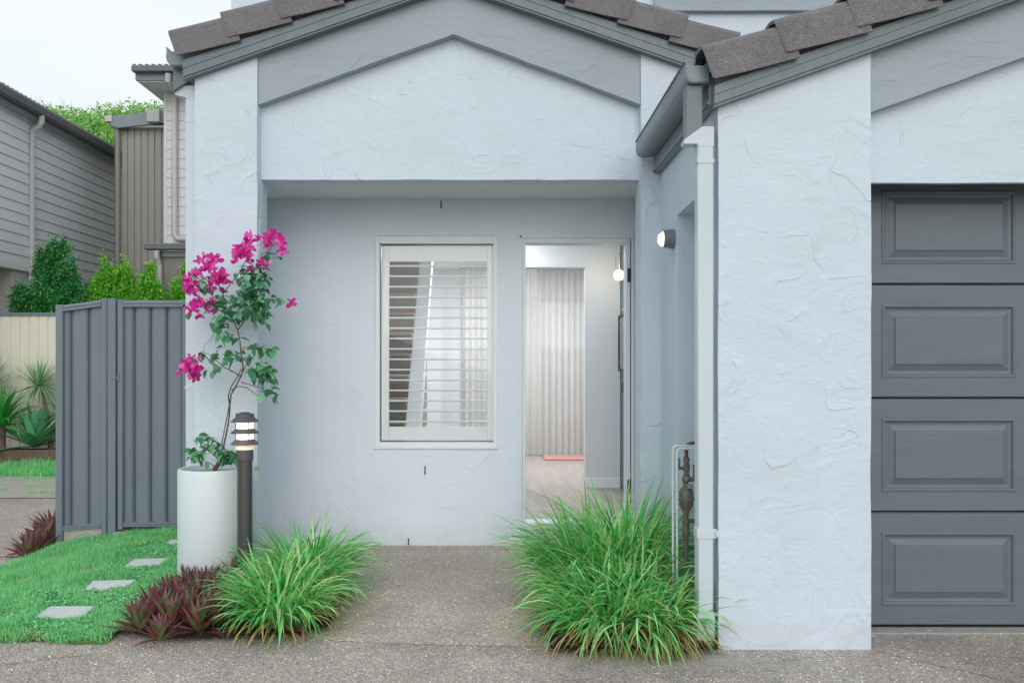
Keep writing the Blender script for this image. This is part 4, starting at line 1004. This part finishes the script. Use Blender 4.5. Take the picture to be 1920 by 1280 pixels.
mbv = []; pet = MB()
for (px, py, rx, ry, n) in FL:
    for _ in range(int(n * 1.0)):
        a = random.uniform(0, 6.283); r = math.sqrt(random.random())
        c = P(px + rx * .85 * r * math.cos(a), py + ry * .85 * r * math.sin(a), 4.76 + random.uniform(-.07, .03))
        ax = Vector((random.uniform(-1, 1), random.uniform(-1.3, .2), random.uniform(-.6, .9))).normalized()
        e1 = ax.orthogonal().normalized(); e2 = ax.cross(e1); s = random.uniform(.023, .033)
        for k_ in range(3):
            an = k_ * 2.094 + random.uniform(-.2, .2); d = e1 * math.cos(an) + e2 * math.sin(an); q = ax.cross(d)
            mbv.append((c, ax, d, q, s))
        if random.random() < .4: pet.lathe([(.0005, 0), (.0022, .001), (.0005, .002)], c + ax * s * .75, 6)
V = []; Fc = []
for (c, ax, d, q, s) in mbv:
    o = len(V); j = lambda k: random.uniform(-k, k) * s
    for (u, v, w) in ((0, 0, 0), (.45, .40, .42), (.45, -.40, .42), (.48, 0, .25), (.95, .42, .78), (.95, -.42, .78), (.95, 0, .62), (1.35, 0, .98)):
        V.append(tuple(c + d * (u * s * .8 + j(.06)) + q * (v * s + j(.08)) + ax * (w * s * .9 + j(.1))))
    for f in ((0, 3, 1, 0), (0, 2, 3, 0)): pass
    Fc += [(o, o + 3, o + 1, o + 1), (o, o + 2, o + 3, o + 3)]
    Fc += [(o + 1, o + 3, o + 6, o + 4), (o + 3, o + 2, o + 5, o + 6), (o + 4, o + 6, o + 7, o + 7), (o + 6, o + 5, o + 7, o + 7)]
me = bpy.data.meshes.new('flowers'); me.from_pydata(V, [], [tuple(dict.fromkeys(f)) for f in Fc]); me.update()
me.polygons.foreach_set('use_smooth', [True] * len(me.polygons)); link('flowers', me, M['bract'], bg)
pet.build('stamens', M['petal'], bg)

# ------------------------------------------------------------------ lawn and stepping stones
N = 190000
xs = RNG.uniform(-3.75, -1.6, N); ys = 3.79 + (RNG.uniform(0, 1, N) ** 1.15) * 2.57
STN = []
for (quad_) in ([(62, 1152), (156, 1148), (178, 1129.5), (92, 1130.5)], [(159, 1097), (236, 1094), (256, 1081), (174, 1083)], [(233, 1055.5), (300, 1052), (316, 1041), (252, 1042.5)], [(312, 1013), (345, 1012), (352, 1006), (320, 1007)]):
    STN.append([((px - 936) * (H - .05) / (py - 684), F * (H - .05) / (py - 684)) for px, py in quad_])
def inpoly(x, y, poly):
    r = np.ones(len(x), bool); n = len(poly)
    cx_ = sum(p[0] for p in poly) / n; cy_ = sum(p[1] for p in poly) / n
    for i in range(n):
        (ax, ay), (bx, by) = poly[i], poly[(i + 1) % n]; s0 = (bx - ax) * (cy_ - ay) - (by - ay) * (cx_ - ax)
        r &= ((bx - ax) * (y - ay) - (by - ay) * (x - ax)) * s0 > 0
    return r
keep = np.array([in_lawn(a + random.uniform(-.02, .02), b + (random.uniform(-.03, .02) + .03 * noise.noise(Vector((a * 9, 1, 0)))) * (1 if b < 4.1 else .3)) for a, b in zip(xs, ys)])
for q in STN: keep &= ~inpoly(xs, ys, q)
keep &= ~((xs + 1.627) ** 2 + (ys - 4.85) ** 2 < .19 ** 2)
xs, ys = xs[keep], ys[keep]; n = len(xs)
zs = np.array([g(a, b) + lawn_h(a, b) for a, b in zip(xs, ys)])
tuft = np.array([noise.noise(Vector((a * 6, b * 6, 3))) for a, b in zip(xs, ys)])
az = RNG.uniform(0, 2 * np.pi, n)
V, Fc, UV = strips(np.stack([xs, ys, zs - .003], 1), az, np.radians(RNG.uniform(25, 85, n)), (.026 + .020 * tuft) * RNG.uniform(.5, 1.7, n), RNG.uniform(.0022, .0038, n), np.radians(RNG.uniform(0, 70, n)), 2, [1, .8, .05])
lw = link('lawn', np_mesh('lawn', V, Fc, UV), M['lawn_blade']); setp(lw, 'short bright green lawn between the fence and the planting bed', 'lawn', None, 'stuff')
# clover patches
cxs, cys = [], []
for (px, py, rx, ry, n_) in ((200, 1118, 95, 20, 420), (295, 1028, 60, 18, 420), (90, 1120, 60, 16, 130), (60, 1165, 60, 20, 110), (250, 1068, 60, 16, 180), (150, 1150, 140, 50, 500)):
    for _ in range(n_):
        a = random.uniform(0, 6.28); r = random.random() ** .8; X_ = px + rx * r * math.cos(a); Y_ = py + ry * r * math.sin(a)
        yy = F * (H - .03) / (Y_ - 684); cxs.append((X_ - 936) * yy / F); cys.append(yy)
cxs = np.array(cxs); cys = np.array(cys); ok = np.array([in_lawn(a, b) for a, b in zip(cxs, cys)])
for q in STN: ok &= ~inpoly(cxs, cys, q)
cxs, cys = cxs[ok], cys[ok]; n = len(cxs); prt = []
z_ = np.array([g(a, b) + lawn_h(a, b) for a, b in zip(cxs, cys)]) + RNG.uniform(.002, .018, n); a0 = RNG.uniform(0, 6.28, n)
for k_ in range(3): prt.append(strips(np.stack([cxs, cys, z_], 1), a0 + k_ * 2.09, RNG.uniform(-.1, .6, n), RNG.uniform(.010, .017, n), RNG.uniform(.010, .015, n), np.zeros(n), 2, [.2, 1, .5]))
V, Fc, UV = cat(prt); setp(link('clover', np_mesh('clover', V, Fc, UV), M['clover']), 'darker clover patches growing through the lawn', 'clover', None, 'stuff')
for q, lab in zip(STN, ('nearest and largest stepping stone in the lawn', 'second nearest stepping stone in the lawn', 'third stepping stone in the lawn, left of the planter', 'farthest stepping stone, half behind the white planter')):
    mb = MB(); cx_ = sum(p[0] for p in q) / 4; cy_ = sum(p[1] for p in q) / 4; z = g(cx_, cy_)
    mb.prism(q, z - .02, z + .036, 'z'); bmesh.ops.bevel(mb.b, geom=mb.b.edges[:], offset=.004, segments=1, affect='EDGES')
    setp(mb.build('stepping_stone', M['stone']), lab, 'paver', 'stepping stones set in the lawn')

# mulch chips and leaf litter
def chips(name, label, spots, n, m, size=.02):
    V = []; Fc = []
    for _ in range(n):
        (x0, x1, y0, y1) = random.choice(spots); x = random.uniform(x0, x1); y = random.uniform(y0, y1)
        c = Vector((x, y, g(x, y) + .02 + random.uniform(0, .018))); a = random.uniform(0, 3.14); t = random.uniform(-.4, .4)
        d = Vector((math.cos(a), math.sin(a), t)) * size * random.uniform(.6, 1.8); q = Vector((-math.sin(a), math.cos(a), random.uniform(-.5, .5))) * size * random.uniform(.12, .3)
        o = len(V); V += [tuple(c - d - q), tuple(c + d - q * .6), tuple(c + d * .9 + q), tuple(c - d * .9 + q)]; Fc.append((o, o + 1, o + 2, o + 3))
    return setp(link(name, np_mesh(name, V, Fc), m), label, 'mulch', None, 'stuff')
M['chip'] = foliage('reddish_mulch_chip', [(0, (.06, .025, .016)), (.6, (.17, .075, .045)), (1, (.30, .19, .13))], .9, 0)
chips('mulch', 'reddish brown mulch under the strappy grass by the downpipe', [(.28, .94, 3.665, 4.3), (.5, .94, 3.665, 3.8)], 4200, M['chip'], .013)
M['litter'] = foliage('dry_leaf_litter', [(0, (.08, .045, .035)), (.6, (.20, .13, .10)), (1, (.32, .25, .20))], .9, 0)
chips('leaf_litter', 'dry leaf litter along the front of the left bed', [(-1.62, -.90, 3.88, 4.1), (-1.1, -.82, 4.0, 4.7), (-1.6, -1.2, 4.1, 4.6)], 1500, M['litter'], .014)

M['dry_leaf'] = foliage('dry_fallen_leaf', [(0, (.20, .11, .05)), (.5, (.36, .22, .10)), (1, (.42, .33, .18))], .8, .1)
for k_, (x_, y_) in enumerate(((-.72, 5.35), (.05, 5.66), (-.30, 4.05), (-1.9, 3.6), (-.62, 3.72), (.15, 4.4), (1.9, 3.72), (-.55, 4.75))):
    V, Fc, UV = strips(np.array([[x_, y_, .004]]), np.array([k_ * 1.3]), np.array([.1]), np.array([.032]), np.array([.015]), np.array([-.5]), 4, [.2, 1, .9, .5, .05], .35)
    setp(link('fallen_leaf', np_mesh('fallen_leaf', V, Fc, UV, True), M['dry_leaf']), 'small dry brown leaf lying on the exposed aggregate paving', 'leaf', 'dry leaves on the paving')

# ------------------------------------------------------------------ grey side fence and gate
FY = 6.35
def ribbed(x0, x1, z0, z1, zs0, zs1, y, pitch, depth=.022, phase=0.):
    """steel sheet with trapezoid ribs; the top/bottom may be raked (z at x0, z at x1)"""
    pr = [(0, 0), (.18, 0), (.24, 1), (.30, 1), (.36, .25), (.42, .25), (.46, 1), (.50, 1), (.56, 0), (.78, 0), (.80, .12), (.82, 0), (1, 0)]
    pr = [(0, 0), (.66, 0), (.70, .25), (.74, 0), (.76, 0), (.82, 1), (.96, 1)]
    pts = [];  i = -1
    while x0 + (i - phase) * pitch < x1 + pitch:
        for u, d in pr: pts.append((x0 + (i + u - phase) * pitch, y - 0 + d * depth))
        i += 1
    pts = [(min(max(a, x0), x1), b) for a, b in pts]; out = []
    for p in pts:
        if not out or abs(p[0] - out[-1][0]) > 1e-4 or abs(p[1] - out[-1][1]) > 1e-4: out.append(p)
    b = bmesh.new(); B = []; T = []
    for (x, yy) in out:
        t = (x - x0) / (x1 - x0); B.append(b.verts.new((x, yy, z0 + (zs0 - z0) * t))); T.append(b.verts.new((x, yy, z1 + (zs1 - z1) * t)))
    for k in range(len(out) - 1): b.faces.new((B[k], B[k + 1], T[k + 1], T[k]))
    bmesh.ops.recalc_face_normals(b, faces=b.faces); b.normal_update()
    m_ = MB(); m_.b.free(); m_.b = b; return m_
def fz(py): return P(0, py, FY).z
def fx(px): return P(px, 0, FY).x
fn = thing('side_fence', 'short slate grey ribbed steel fence panel left of the gate', 'fence', (fx(150), FY, g(fx(150), FY)))
def cpost(name, par, px0, px1, zt0, zb0, dep=.05, m='fence_grey'):
    mb = MB(); a, c = fx(px0), fx(px1)
    mb.box(a, c, FY - .025, FY + dep - .025, zb0, zt0, .004, seg=2)
    mb.box(a + .004, c - .004, FY - .03, FY - .024, zb0 + .0, zt0 - .002, .002)
    mb.lathe([(.001, -.002), (.006, -.002), (.006, .003)], ((a + c) / 2, FY - .031, zt0 - .02), 8, Matrix.Rotation(R(90), 3, 'X'))
    return mb.build(name, M[m], par)
cpost('post', fn, 107, 121, fz(571.5), g(fx(114), FY) - .05)
cpost('post', fn, 192.5, 203, fz(559.5), -.05)
MB().box(fx(203.5), fx(219), FY - .022, FY + .03, -.05, fz(559.8), .003).build('closing_plate', M['fence_grey'], fn)
ribbed(fx(121), fx(192.5), fz(992), fz(574), fz(986), fz(566), FY, .132, phase=.45).build('sheet', M['fence_grey'], fn, 20)
def rail(par, x0, x1, za, zb2, hgt, name='rail'):
    mb = MB(); b = mb.b
    pf = [(-.030, 0), (-.030, .3), (-.022, .42), (-.026, .55), (-.026, .78), (-.012, 1), (.028, 1), (.028, 0)]
    A = [b.verts.new((x0, FY + u, za + v * hgt)) for u, v in pf]; B = [b.verts.new((x1, FY + u, zb2 + v * hgt)) for u, v in pf]; n = len(pf)
    fs = [b.faces.new(A), b.faces.new(B[::-1])] + [b.faces.new((A[i], B[i], B[(i + 1) % n], A[(i + 1) % n])) for i in range(n)]
    bmesh.ops.recalc_face_normals(b, faces=fs); return mb.build(name, M['fence_grey'], par, 20)
rail(fn, fx(121) + .001, fx(192.5) - .001, fz(584), fz(574.5), .047); rail(fn, fx(121) + .001, fx(192.5) - .001, fz(993), fz(987.5), .032)
mb = MB(); mb.prism([(fx(121.5), fz(1030)), (fx(192), fz(1012)), (fx(192), fz(988)), (fx(121.5), fz(993.5))], FY - .012, FY + .02); setp(mb.build('plinth', M['concrete'], fn))
gt = thing('side_gate', 'slate grey ribbed steel gate between the fence and the house', 'gate', (fx(280), FY, 0))
cpost('stile', gt, 223, 233.5, fz(562), fz(991))
GX1 = -2.02
ribbed(fx(233.5), GX1, fz(985), fz(566), fz(985), fz(566), FY, .1215, phase=.22).build('sheet', M['fence_grey'], gt, 20)
rail(gt, fx(233.5) + .001, GX1, fz(575.5), fz(575.5), .048); rail(gt, fx(233.5) + .001, GX1, fz(985.5), fz(985.5), .032)
mb = MB(); mb.tube([P(221, 712, FY - .06), P(216, 711, FY - .08), P(210, 712, FY - .10), P(209, 709, FY - .11)], .0045, 8); mb.tube([P(220, 710, FY - .05), P(222.3, 697, FY - .06)], .004, 8)
mb.build('latch', M['chrome'], gt)
cpost('stile', gt, 344, 352, fz(562), fz(991))
# ground beyond the gate
sheet('side_path', -3.0, -1.83, 6.37, 9.0, .1, .03, M['mulch'])
setp(MB().box(fx(222), -1.83, FY - .10, FY - .03, -.05, .005, .003).build('kerb', M['concrete']), 'pale concrete kerb under the grey gate', 'kerb')

# ------------------------------------------------------------------ beige fence, far bed, plants
BFY = 13.3
bf = thing('boundary_fence', 'beige ribbed steel boundary fence with grey capping behind the spiky plants', 'fence', (-7, BFY, 0))
def bfz(py): return P(0, py, BFY).z
ribbed(-11.5, -3.6, -.2, bfz(591), -.2, bfz(591), BFY, .145 * 1.0, .016).build('sheet', M['beige'], bf, 20)
MB().box(-11.5, -3.6, BFY - .03, BFY + .05, bfz(592), bfz(586), .004).build('capping', M['fence_grey'], bf)
setp(MB().box(-12, -4.0, 12.36, 12.48, -.3, .0, .01).build('garden_edging', M['kerb_timber']), 'dark timber sleeper edging the far left garden bed', 'edging')
def tufts(name, label, spots, n, L, m):
    x = []; y = []
    for _ in range(n):
        (a, b, c, d) = random.choice(spots); x.append(random.uniform(a, b)); y.append(random.uniform(c, d))
    x = np.array(x); y = np.array(y); z = np.array([g(a, b) for a, b in zip(x, y)])
    cl_ = np.array([.5 + .9 * max(0, noise.noise(Vector((a * 2.5, b * 2.5, 0)))) for a, b in zip(x, y)])
    V, Fc, UV = strips(np.stack([x, y, z], 1), RNG.uniform(0, 6.28, n), np.radians(RNG.uniform(45, 88, n)), L * cl_ * RNG.uniform(.6, 1.3, n), RNG.uniform(.006, .012, n), RNG.uniform(0, 1, n), 3, [1, .8, .5, .05])
    return setp(link(name, np_mesh(name, V, Fc, UV), m), label, 'grass', None, 'stuff')
tufts('verge_grass', 'rough green grass strip before the timber edging', [(-8.6, -5.2, 11.2, 12.3)], 15000, .21, M['lawn_blade'])
tufts('paving_weeds', 'low weeds between the mossy pavers', [(-8 + .37 * (k * 7 % 9), -7.6 + .37 * (k * 7 % 9), 9.6 + k * .12, 9.75 + k * .12) for k in range(14)], 2600, .05, M['lawn_blade'])

def spiky(label, px, py, Y, n, L, w, elr, dr, m, prof=None, stem=None, cat_='plant', fold=.3, name='spiky_plant', r=.03):
    c = P(px, py, Y); t_ = thing(name, label, cat_, (c.x, c.y, .18))
    k = np.linspace(0, 1, n); az = np.arange(n) * 2.399 + RNG.uniform(0, 6); el = np.radians(elr[0] + (elr[1] - elr[0]) * k + RNG.normal(0, 7, n))
    V, Fc, UV = strips(np.stack([c.x + r * np.cos(az), c.y + r * np.sin(az), np.full(n, c.z)], 1), az, el, L * RNG.uniform(.8, 1.1, n), w * RNG.uniform(.85, 1.1, n), np.radians(RNG.uniform(*dr, n)), 6, prof, fold, 0)
    link('leaves', np_mesh('leaves', V, Fc, UV, True), M[m], t_)
    if stem: MB().tube([P(a, b, Y) for a, b in stem[0]], stem[1], 10).build('trunk', M['bark'], t_)
    return t_
AG = [.5, .8, 1, 1, .85, .5, .02]
spiky('broad leaved blue green agave in front of the beige fence', 66, 838, 12.75, 30, .68, .13, (12, 84), (-15, 30), 'agave', AG, name='agave')
spiky('round pale spiky yucca head above the agave', 73, 722, 12.95, 150, .46, .022, (-50, 88), (-5, 15), 'yucca', [.8, 1, .8, .4, .03], ([(96, 850), (90, 780), (82, 750), (74, 724)], [.035, .03, .03, .025]), name='yucca')
spiky('bright green strap leaved plant at the left edge before the beige fence', 2, 800, 12.7, 56, .72, .055, (10, 85), (20, 70), 'cordy', [.6, 1, 1, .7, .03], ([(4, 852), (4, 800)], [.05, .05]), name='cordyline')
spiky('spiky yucca head at the very left edge, highest on the beige fence', -22, 720, 12.9, 110, .55, .024, (-40, 88), (-5, 20), 'yucca', [.8, 1, .8, .4, .03], ([(-24, 850), (-22, 722)], [.035, .03]), name='yucca')
spiky('spiky yucca partly hidden by the grey fence post', 116, 778, 12.8, 120, .50, .024, (-30, 88), (-5, 25), 'yucca', [.8, 1, .8, .4, .03], ([(118, 850), (116, 780)], [.035, .03]), name='yucca')

# ------------------------------------------------------------------ shrubs behind the beige fence
def shrub(label, shoots, n, leaf, m, Y=14.0, group=None, name='shrub'):
    c0 = P(shoots[0][0], 600, Y); t_ = thing(name, label, 'shrub', (c0.x, Y, 0), group)
    pts = []; tot = sum((s[2]) * (s[3] - s[1]) for s in shoots); mbs = MB()
    for (px, top, rx, bot) in shoots:
        k = int(n * rx * (bot - top) / tot)
        mbs.tube([P(px, bot + 140, Y), P(px + 2, (top + bot) / 2, Y), P(px, top + 6, Y)], [.03, .015, .005], 6)
        nb = max(6, int(k / 40)); subs = []
        for _ in range(nb):
            t = random.random() ** .8; r = rx * (t ** .62) * math.sqrt(random.random()); a = random.uniform(0, 6.283)
            subs.append((px + r * math.cos(a), top + (bot - top) * t, r * math.sin(a)))
        for _ in range(k):
            (sx_, sy_, sd_) = random.choice(subs)
            q = P(sx_ + random.gauss(0, 4.8), sy_ + random.gauss(0, 6.5), Y + (sd_ + random.gauss(0, 4)) * Y / F)
            pts.append(tuple(q))
    pts = np.array(pts); n_ = len(pts)
    V, Fc, UV = strips(pts, RNG.uniform(0, 6.28, n_), RNG.uniform(-.6, 1.3, n_), leaf * RNG.uniform(.7, 1.3, n_), leaf * RNG.uniform(.35, .5, n_), RNG.uniform(-.3, .8, n_), 3, [.1, 1, .8, .05], .3, RNG.uniform(-.8, .8, n_))
    link('foliage', np_mesh('foliage', V, Fc, UV), M[m], t_); mbs.build('trunk', M['bark'], t_)
    return t_
shrub('dark green bushy shrub with a pointed top, left of the grey gate', [(116, 447, 34, 600), (98, 458, 26, 600), (76, 470, 26, 600), (138, 485, 24, 600), (120, 500, 42, 605), (90, 520, 38, 605)], 15000, .062, 'shrub_dark', 13.8)
shrub('small sparse dark shrub at the left end above the beige fence', [(42, 535, 18, 600), (28, 540, 10, 600), (60, 548, 20, 600)], 2600, .058, 'shrub_dark', 13.9)
shrub('light green shrub just right of the dark pointed one', [(196, 478, 24, 600), (182, 512, 24, 600), (208, 490, 18, 600), (172, 530, 16, 600)], 5600, .058, 'shrub_light', 14.0, 'light green shrubs behind the fence')
shrub('light green shrub with a pointed tip in the middle above the gate', [(234, 488, 20, 600), (225, 515, 26, 600), (246, 520, 20, 600)], 5200, .058, 'shrub_light', 14.1, 'light green shrubs behind the fence')
shrub('light green shrub with a tall tip left of the far downpipe', [(282, 493, 18, 600), (272, 515, 24, 600), (294, 530, 20, 600)], 5200, .058, 'shrub_light', 14.0, 'light green shrubs behind the fence')
shrub('light green shrub half hidden behind the house pier', [(332, 528, 18, 600), (348, 495, 12, 600), (318, 548, 16, 600)], 3400, .058, 'shrub_light', 14.1, 'light green shrubs behind the fence')

# ------------------------------------------------------------------ neighbouring buildings
NX = -8.14
nh = thing('neighbour_house', 'grey weatherboard house with a long gutter on the far left', 'house', (NX, 16, 0))
def boards_x(X, y0, y1, z0, z1, pitch, lap=.018):      # weatherboards on a wall facing +x
    mb = MB(); z = z0
    pf = []
    while z < z1 - .01:
        zt = min(z + pitch, z1); pf += [(X + lap, z), (X + .004, zt - .006), (X - .004, zt - .006), (X - .004, zt)]; z += pitch
    b = mb.b; A = [b.verts.new((x, y0, zz)) for x, zz in pf]; B = [b.verts.new((x, y1, zz)) for x, zz in pf]
    for i in range(len(pf) - 1): b.faces.new((A[i], B[i], B[i + 1], A[i + 1]))
    bmesh.ops.recalc_face_normals(b, faces=b.faces); return mb
def boards_y(Y, x0, x1, z0, z1, pitch, lap=.014):      # weatherboards on a wall facing the camera
    mb = MB(); z = z0; pf = []
    while z < z1 - .01:
        zt = min(z + pitch, z1); pf += [(Y - lap, z), (Y - .004, zt - .006), (Y + .004, zt - .006), (Y + .004, zt)]; z += pitch
    b = mb.b; A = [b.verts.new((x0, y, zz)) for y, zz in pf]; B = [b.verts.new((x1, y, zz)) for y, zz in pf]
    for i in range(len(pf) - 1): b.faces.new((A[i], A[i + 1], B[i + 1], B[i]))
    bmesh.ops.recalc_face_normals(b, faces=b.faces); return mb
NZ0, NZ1 = 2.92, 5.50
boards_x(NX, 10.5, 18.35, NZ0, NZ1, .178).build('weatherboards', M['clad'], nh, 20)
mb = MB(); mb.box(NX - 5, NX - .02, 10.5, 18.35, NZ0 - .05, NZ1 + .1); mb.build('upper_storey', M['clad'], nh)
MB().box(NX - 5, NX + .02, 10.5, 18.36, NZ0 - .08, NZ0 - .002).build('soffit', M['soffit'], nh)
MB().box(NX - .5, NX - .02, 14.35, 18.35, -.2, NZ0 - .08).build('ground_floor_wall', M['grey_render'], nh)
MB().box(NX - 2, NX - .35, 10.5, 14.349, -.2, NZ0 - .08).build('recessed_wall', M['tan'], nh)
# eave: fascia, gutter, roof edge
MB().box(NX + .0, NX + .12, 10.5, 18.4, NZ1 - .03, NZ1 - .005).build('eave_soffit', M['grey_render'], nh)
MB().box(NX + .121, NX + .15, 10.5, 18.4, NZ1 - .035, NZ1 + .15).build('fascia', M['roof_mid'], nh)
mb = MB(); mb.strip([(NX + .153, NZ1 + .16), (NX + .153, NZ1 + .05), (NX + .21, NZ1 + .03), (NX + .27, NZ1 + .06), (NX + .29, NZ1 + .16), (NX + .28, NZ1 + .17)], 10.5, 18.42, 'y', .004); mb.build('gutter', M['roof_dark'], nh)
mb = MB(); mb.prism([(NX + .27, NZ1 + .175), (NX + .27, NZ1 + .20), (NX - 4, NZ1 + .62), (NX - 4, NZ1 + .58)], 10.5, 18.42)
for k in range(60): mb.box(NX + .23, NX + .272, 10.55 + k * .13, 10.58 + k * .13, NZ1 + .195, NZ1 + .212)
mb.build('roof', M['roof_mid'], nh)
yy = 1600 * 8.14 / (936 - 55)
def dp(Yd, m='pvc'):
    mb = MB(); x = NX + .05
    mb.tube([(NX + .21, Yd, NZ1 + .06), (NX + .21, Yd, NZ1 - .06), (NX + .17, Yd, NZ1 - .14), (x + .03, Yd, NZ1 - .19), (x, Yd, NZ1 - .28), (x, Yd, 2.86), (x - .02, Yd, 2.70), (NX + .01, Yd, 2.60), (NX + .01, Yd, 0)], .05, 12)
    return mb.build('downpipe', M[m], nh)
dp(yy)
# taupe vertical boarded block
tbk = thing('taupe_building', 'taupe building with vertical boards between the two grey weatherboard houses', 'building', (-7, 16.6, 0))
TY = 16.6
def T(px, py): return P(px, py, TY)
x0, x1 = T(228, 0).x, T(318, 0).x
mb = MB(); mb.box(x0, x1, TY, TY + 4, -.2, T(0, 238).z)
mb.build('wall', M['clad_brown'], tbk)
mb = MB(); w_ = (x1 - x0) / 7.1
for i in range(8): mb.box(x0 + i * w_ + .012, min(x0 + (i + 1) * w_ - .012, x1), TY - .022, TY - .001, -.2, T(0, 243).z, .003)
mb.build('vertical_boards', M['clad_brown'], tbk)
mb = MB(); za, zc = T(0, 224).z, T(0, 214).z; hh = .20
mb.prism([(T(216, 0).x, za - .17), (T(216, 0).x, za), (x1, zc + .03), (x1, zc - .22), (x0, za - .22)], TY - .20, TY + 4.2); mb.build('roof', M['roof_mid'], tbk)
mb = MB(); mb.box(T(206, 0).x, T(219, 0).x, TY - .22, TY + 4, za - .10, za + .01); mb.build('gutter', M['pvc'], tbk)
MB().box(x0 + .0, x1, TY - .15, TY - .001, T(0, 243).z, T(0, 239).z).build('eave_soffit', M['pvc'], tbk)
MB().box(T(287, 0).x, T(310, 0).x, TY - .30, TY - .205, T(0, 236).z, T(0, 213).z).build('fascia_box', M['grey_render'], tbk)
mb = MB(); mb.tube([T(214, 232) + Vector((0, -.1, 0)), T(218, 240) + Vector((0, -.1, 0)), T(224, 247) + Vector((0, -.08, 0)), T(224, 530) + Vector((0, -.08, 0))], .055, 10); mb.build('downpipe', M['pvc_brown'], tbk)
# pale weatherboard house
ph = thing('pale_house', 'pale grey weatherboard house with a round downpipe, right behind the left pier', 'house', (-5.5, 15.2, 0))
HY = 15.2
def U(px, py, y=HY): return P(px, py, y)
x0 = U(308, 0).x; zt = U(0, 168).z; zl = U(0, 459).z
bb = boards_y(HY, x0 + .05, -3.4, zl, zt + .2, .170); bb.build('weatherboards', M['clad_light'], ph, 20)
mb = MB(); mb.box(x0 + .0, x0 + .05, HY - .02, HY + .06, zl, zt + .2); mb.build('corner_trim', M['clad_light'], ph)
MB().box(x0 + .02, -3.4, HY + .06, HY + 5, -.2, zt + .2).build('wall', M['clad_light'], ph)
mb = MB(); ez = U(0, 150, 14.6).z
mb.prism([(U(258, 0, 14.6).x, ez + .00), (-3.4, ez + .0), (-3.4, ez - .03), (U(258, 0, 14.6).x, ez - .03)], 14.62, 20.5); mb.build('eave_soffit', M['soffit'], ph)
MB().box(U(258, 0, 14.6).x, -3.4, 14.58, 14.62, ez - .01, ez + .12).build('fascia', M['roof_mid'], ph)
MB().box(U(258, 0, 14.6).x - .03, U(258, 0, 14.6).x, 14.58, 20.5, ez - .01, ez + .12).build('fascia', M['roof_mid'], ph)
mb = MB(); gx = U(248, 0, 14.5).x; mb.box(gx, -3.4, 14.45, 14.575, ez + .10, ez + .19, .01); mb.build('gutter', M['roof_dark'], ph)
mb = MB(); mb.prism([(gx, ez + .20), (-3.4, ez + .20), (-3.4, ez + .22), (gx, ez + .22)], 14.5, 20.5)
for i in range(30): mb.box(gx + i * .11, gx + i * .11 + .05, 14.49, 16, ez + .22, ez + .235)
mb.build('roof', M['roof_mid'], ph)
mb = MB(); mb.tube([U(315, 139, 14.52), U(315, 150, 14.52), U(318, 162, 14.8), U(325, 170, 15.1), U(327, 180, 15.12), U(327, 438, 15.12), U(330, 446, 15.12), U(336, 448, 15.12), U(360, 448, 15.12)], .052, 12); mb.build('downpipe', M['pvc'], ph)
# its lower lean-to roof
LY = 14.6
MB().box(P(300, 0, LY).x, -3.4, LY, 15.17, -.2, P(0, 482, LY).z).build('lower_wall', M['taupe'], ph)
MB().box(P(302, 0, LY).x, -3.4, LY - .05, LY - .002, P(0, 482, LY).z, P(0, 471, LY).z).build('lower_fascia', M['roof_mid'], ph)
MB().box(P(278, 0, LY).x, -3.4, LY - .20, LY - .055, P(0, 470.5, LY).z, P(0, 461, LY).z, .015).build('lower_gutter', M['roof_dark'], ph)
MB().box(P(278, 0, LY).x, -3.4, LY - .18, 15.17, P(0, 460.5, LY).z, P(0, 458.5, LY).z).build('lower_roof', M['roof_mid'], ph)
mb = MB(); mb.tube([P(294, 470, LY - .14), P(294, 482, LY - .14), P(298, 492, LY - .06), P(299, 500, LY - .05), P(299, 620, LY - .05)], .05, 12); mb.build('lower_downpipe', M['pvc'], ph)

# ------------------------------------------------------------------ wooded hillside
me_v = []; hy = 62.
def hill_z(x, y): return 2 + 17.2 * smooth01((y - 40) / 26) + 1.2 * noise.noise(Vector((x * .12, y * .12, 0)))
xs_ = np.linspace(-75, -13, 60); ys_ = np.linspace(38, 120, 40); V = [(x, y, hill_z(x, y) - (2 if y < 41 else 0)) for y in ys_ for x in xs_]
Fc = [(j * 60 + i, j * 60 + i + 1, (j + 1) * 60 + i + 1, (j + 1) * 60 + i) for j in range(39) for i in range(59)]
setp(link('hill', np_mesh('hill', V, Fc, smooth=True), M['earth']), kind='structure')
pts = []; sz = []
for _ in range(330):
    x = random.uniform(-41, -18); y = random.uniform(48, 68); z = hill_z(x, y); r = random.uniform(1.0, 1.9)
    for _ in range(190):
        v = Vector((random.gauss(0, 1), random.gauss(0, 1), random.gauss(0, 1))).normalized() * r * random.uniform(.65, 1.05)
        if v.z < -r * .4: continue
        pts.append((x + v.x, y + v.y, z + .8 + v.z * .8)); sz.append(random.uniform(.16, .34))
pts = np.array(pts); n = len(pts); sz = np.array(sz)
V, Fc, UV = strips(pts, RNG.uniform(0, 6.28, n), RNG.uniform(-.9, .9, n), sz, sz * .5, RNG.uniform(0, .8, n), 3, [.2, 1, .8, .1], .2, RNG.uniform(-.8, .8, n))
parts = [(V, Fc, UV)]
m2 = 260; tx = RNG.uniform(-38, -20, m2); ty = RNG.uniform(64, 67, m2); tz = np.array([hill_z(a, b) for a, b in zip(tx, ty)]) + 1.6
parts.append(strips(np.stack([tx, ty, tz], 1), RNG.uniform(0, 6.28, m2), np.radians(RNG.uniform(65, 90, m2)), RNG.uniform(.5, 1.5, m2), np.full(m2, .03), np.zeros(m2), 3, [1, .7, .4, .1]))
V, Fc, UV = cat(parts)
setp(link('woodland', np_mesh('woodland', V, Fc, UV), M['hill_leaf']), 'far wooded hillside of bright green tree crowns under the white sky', 'woodland', None, 'stuff')
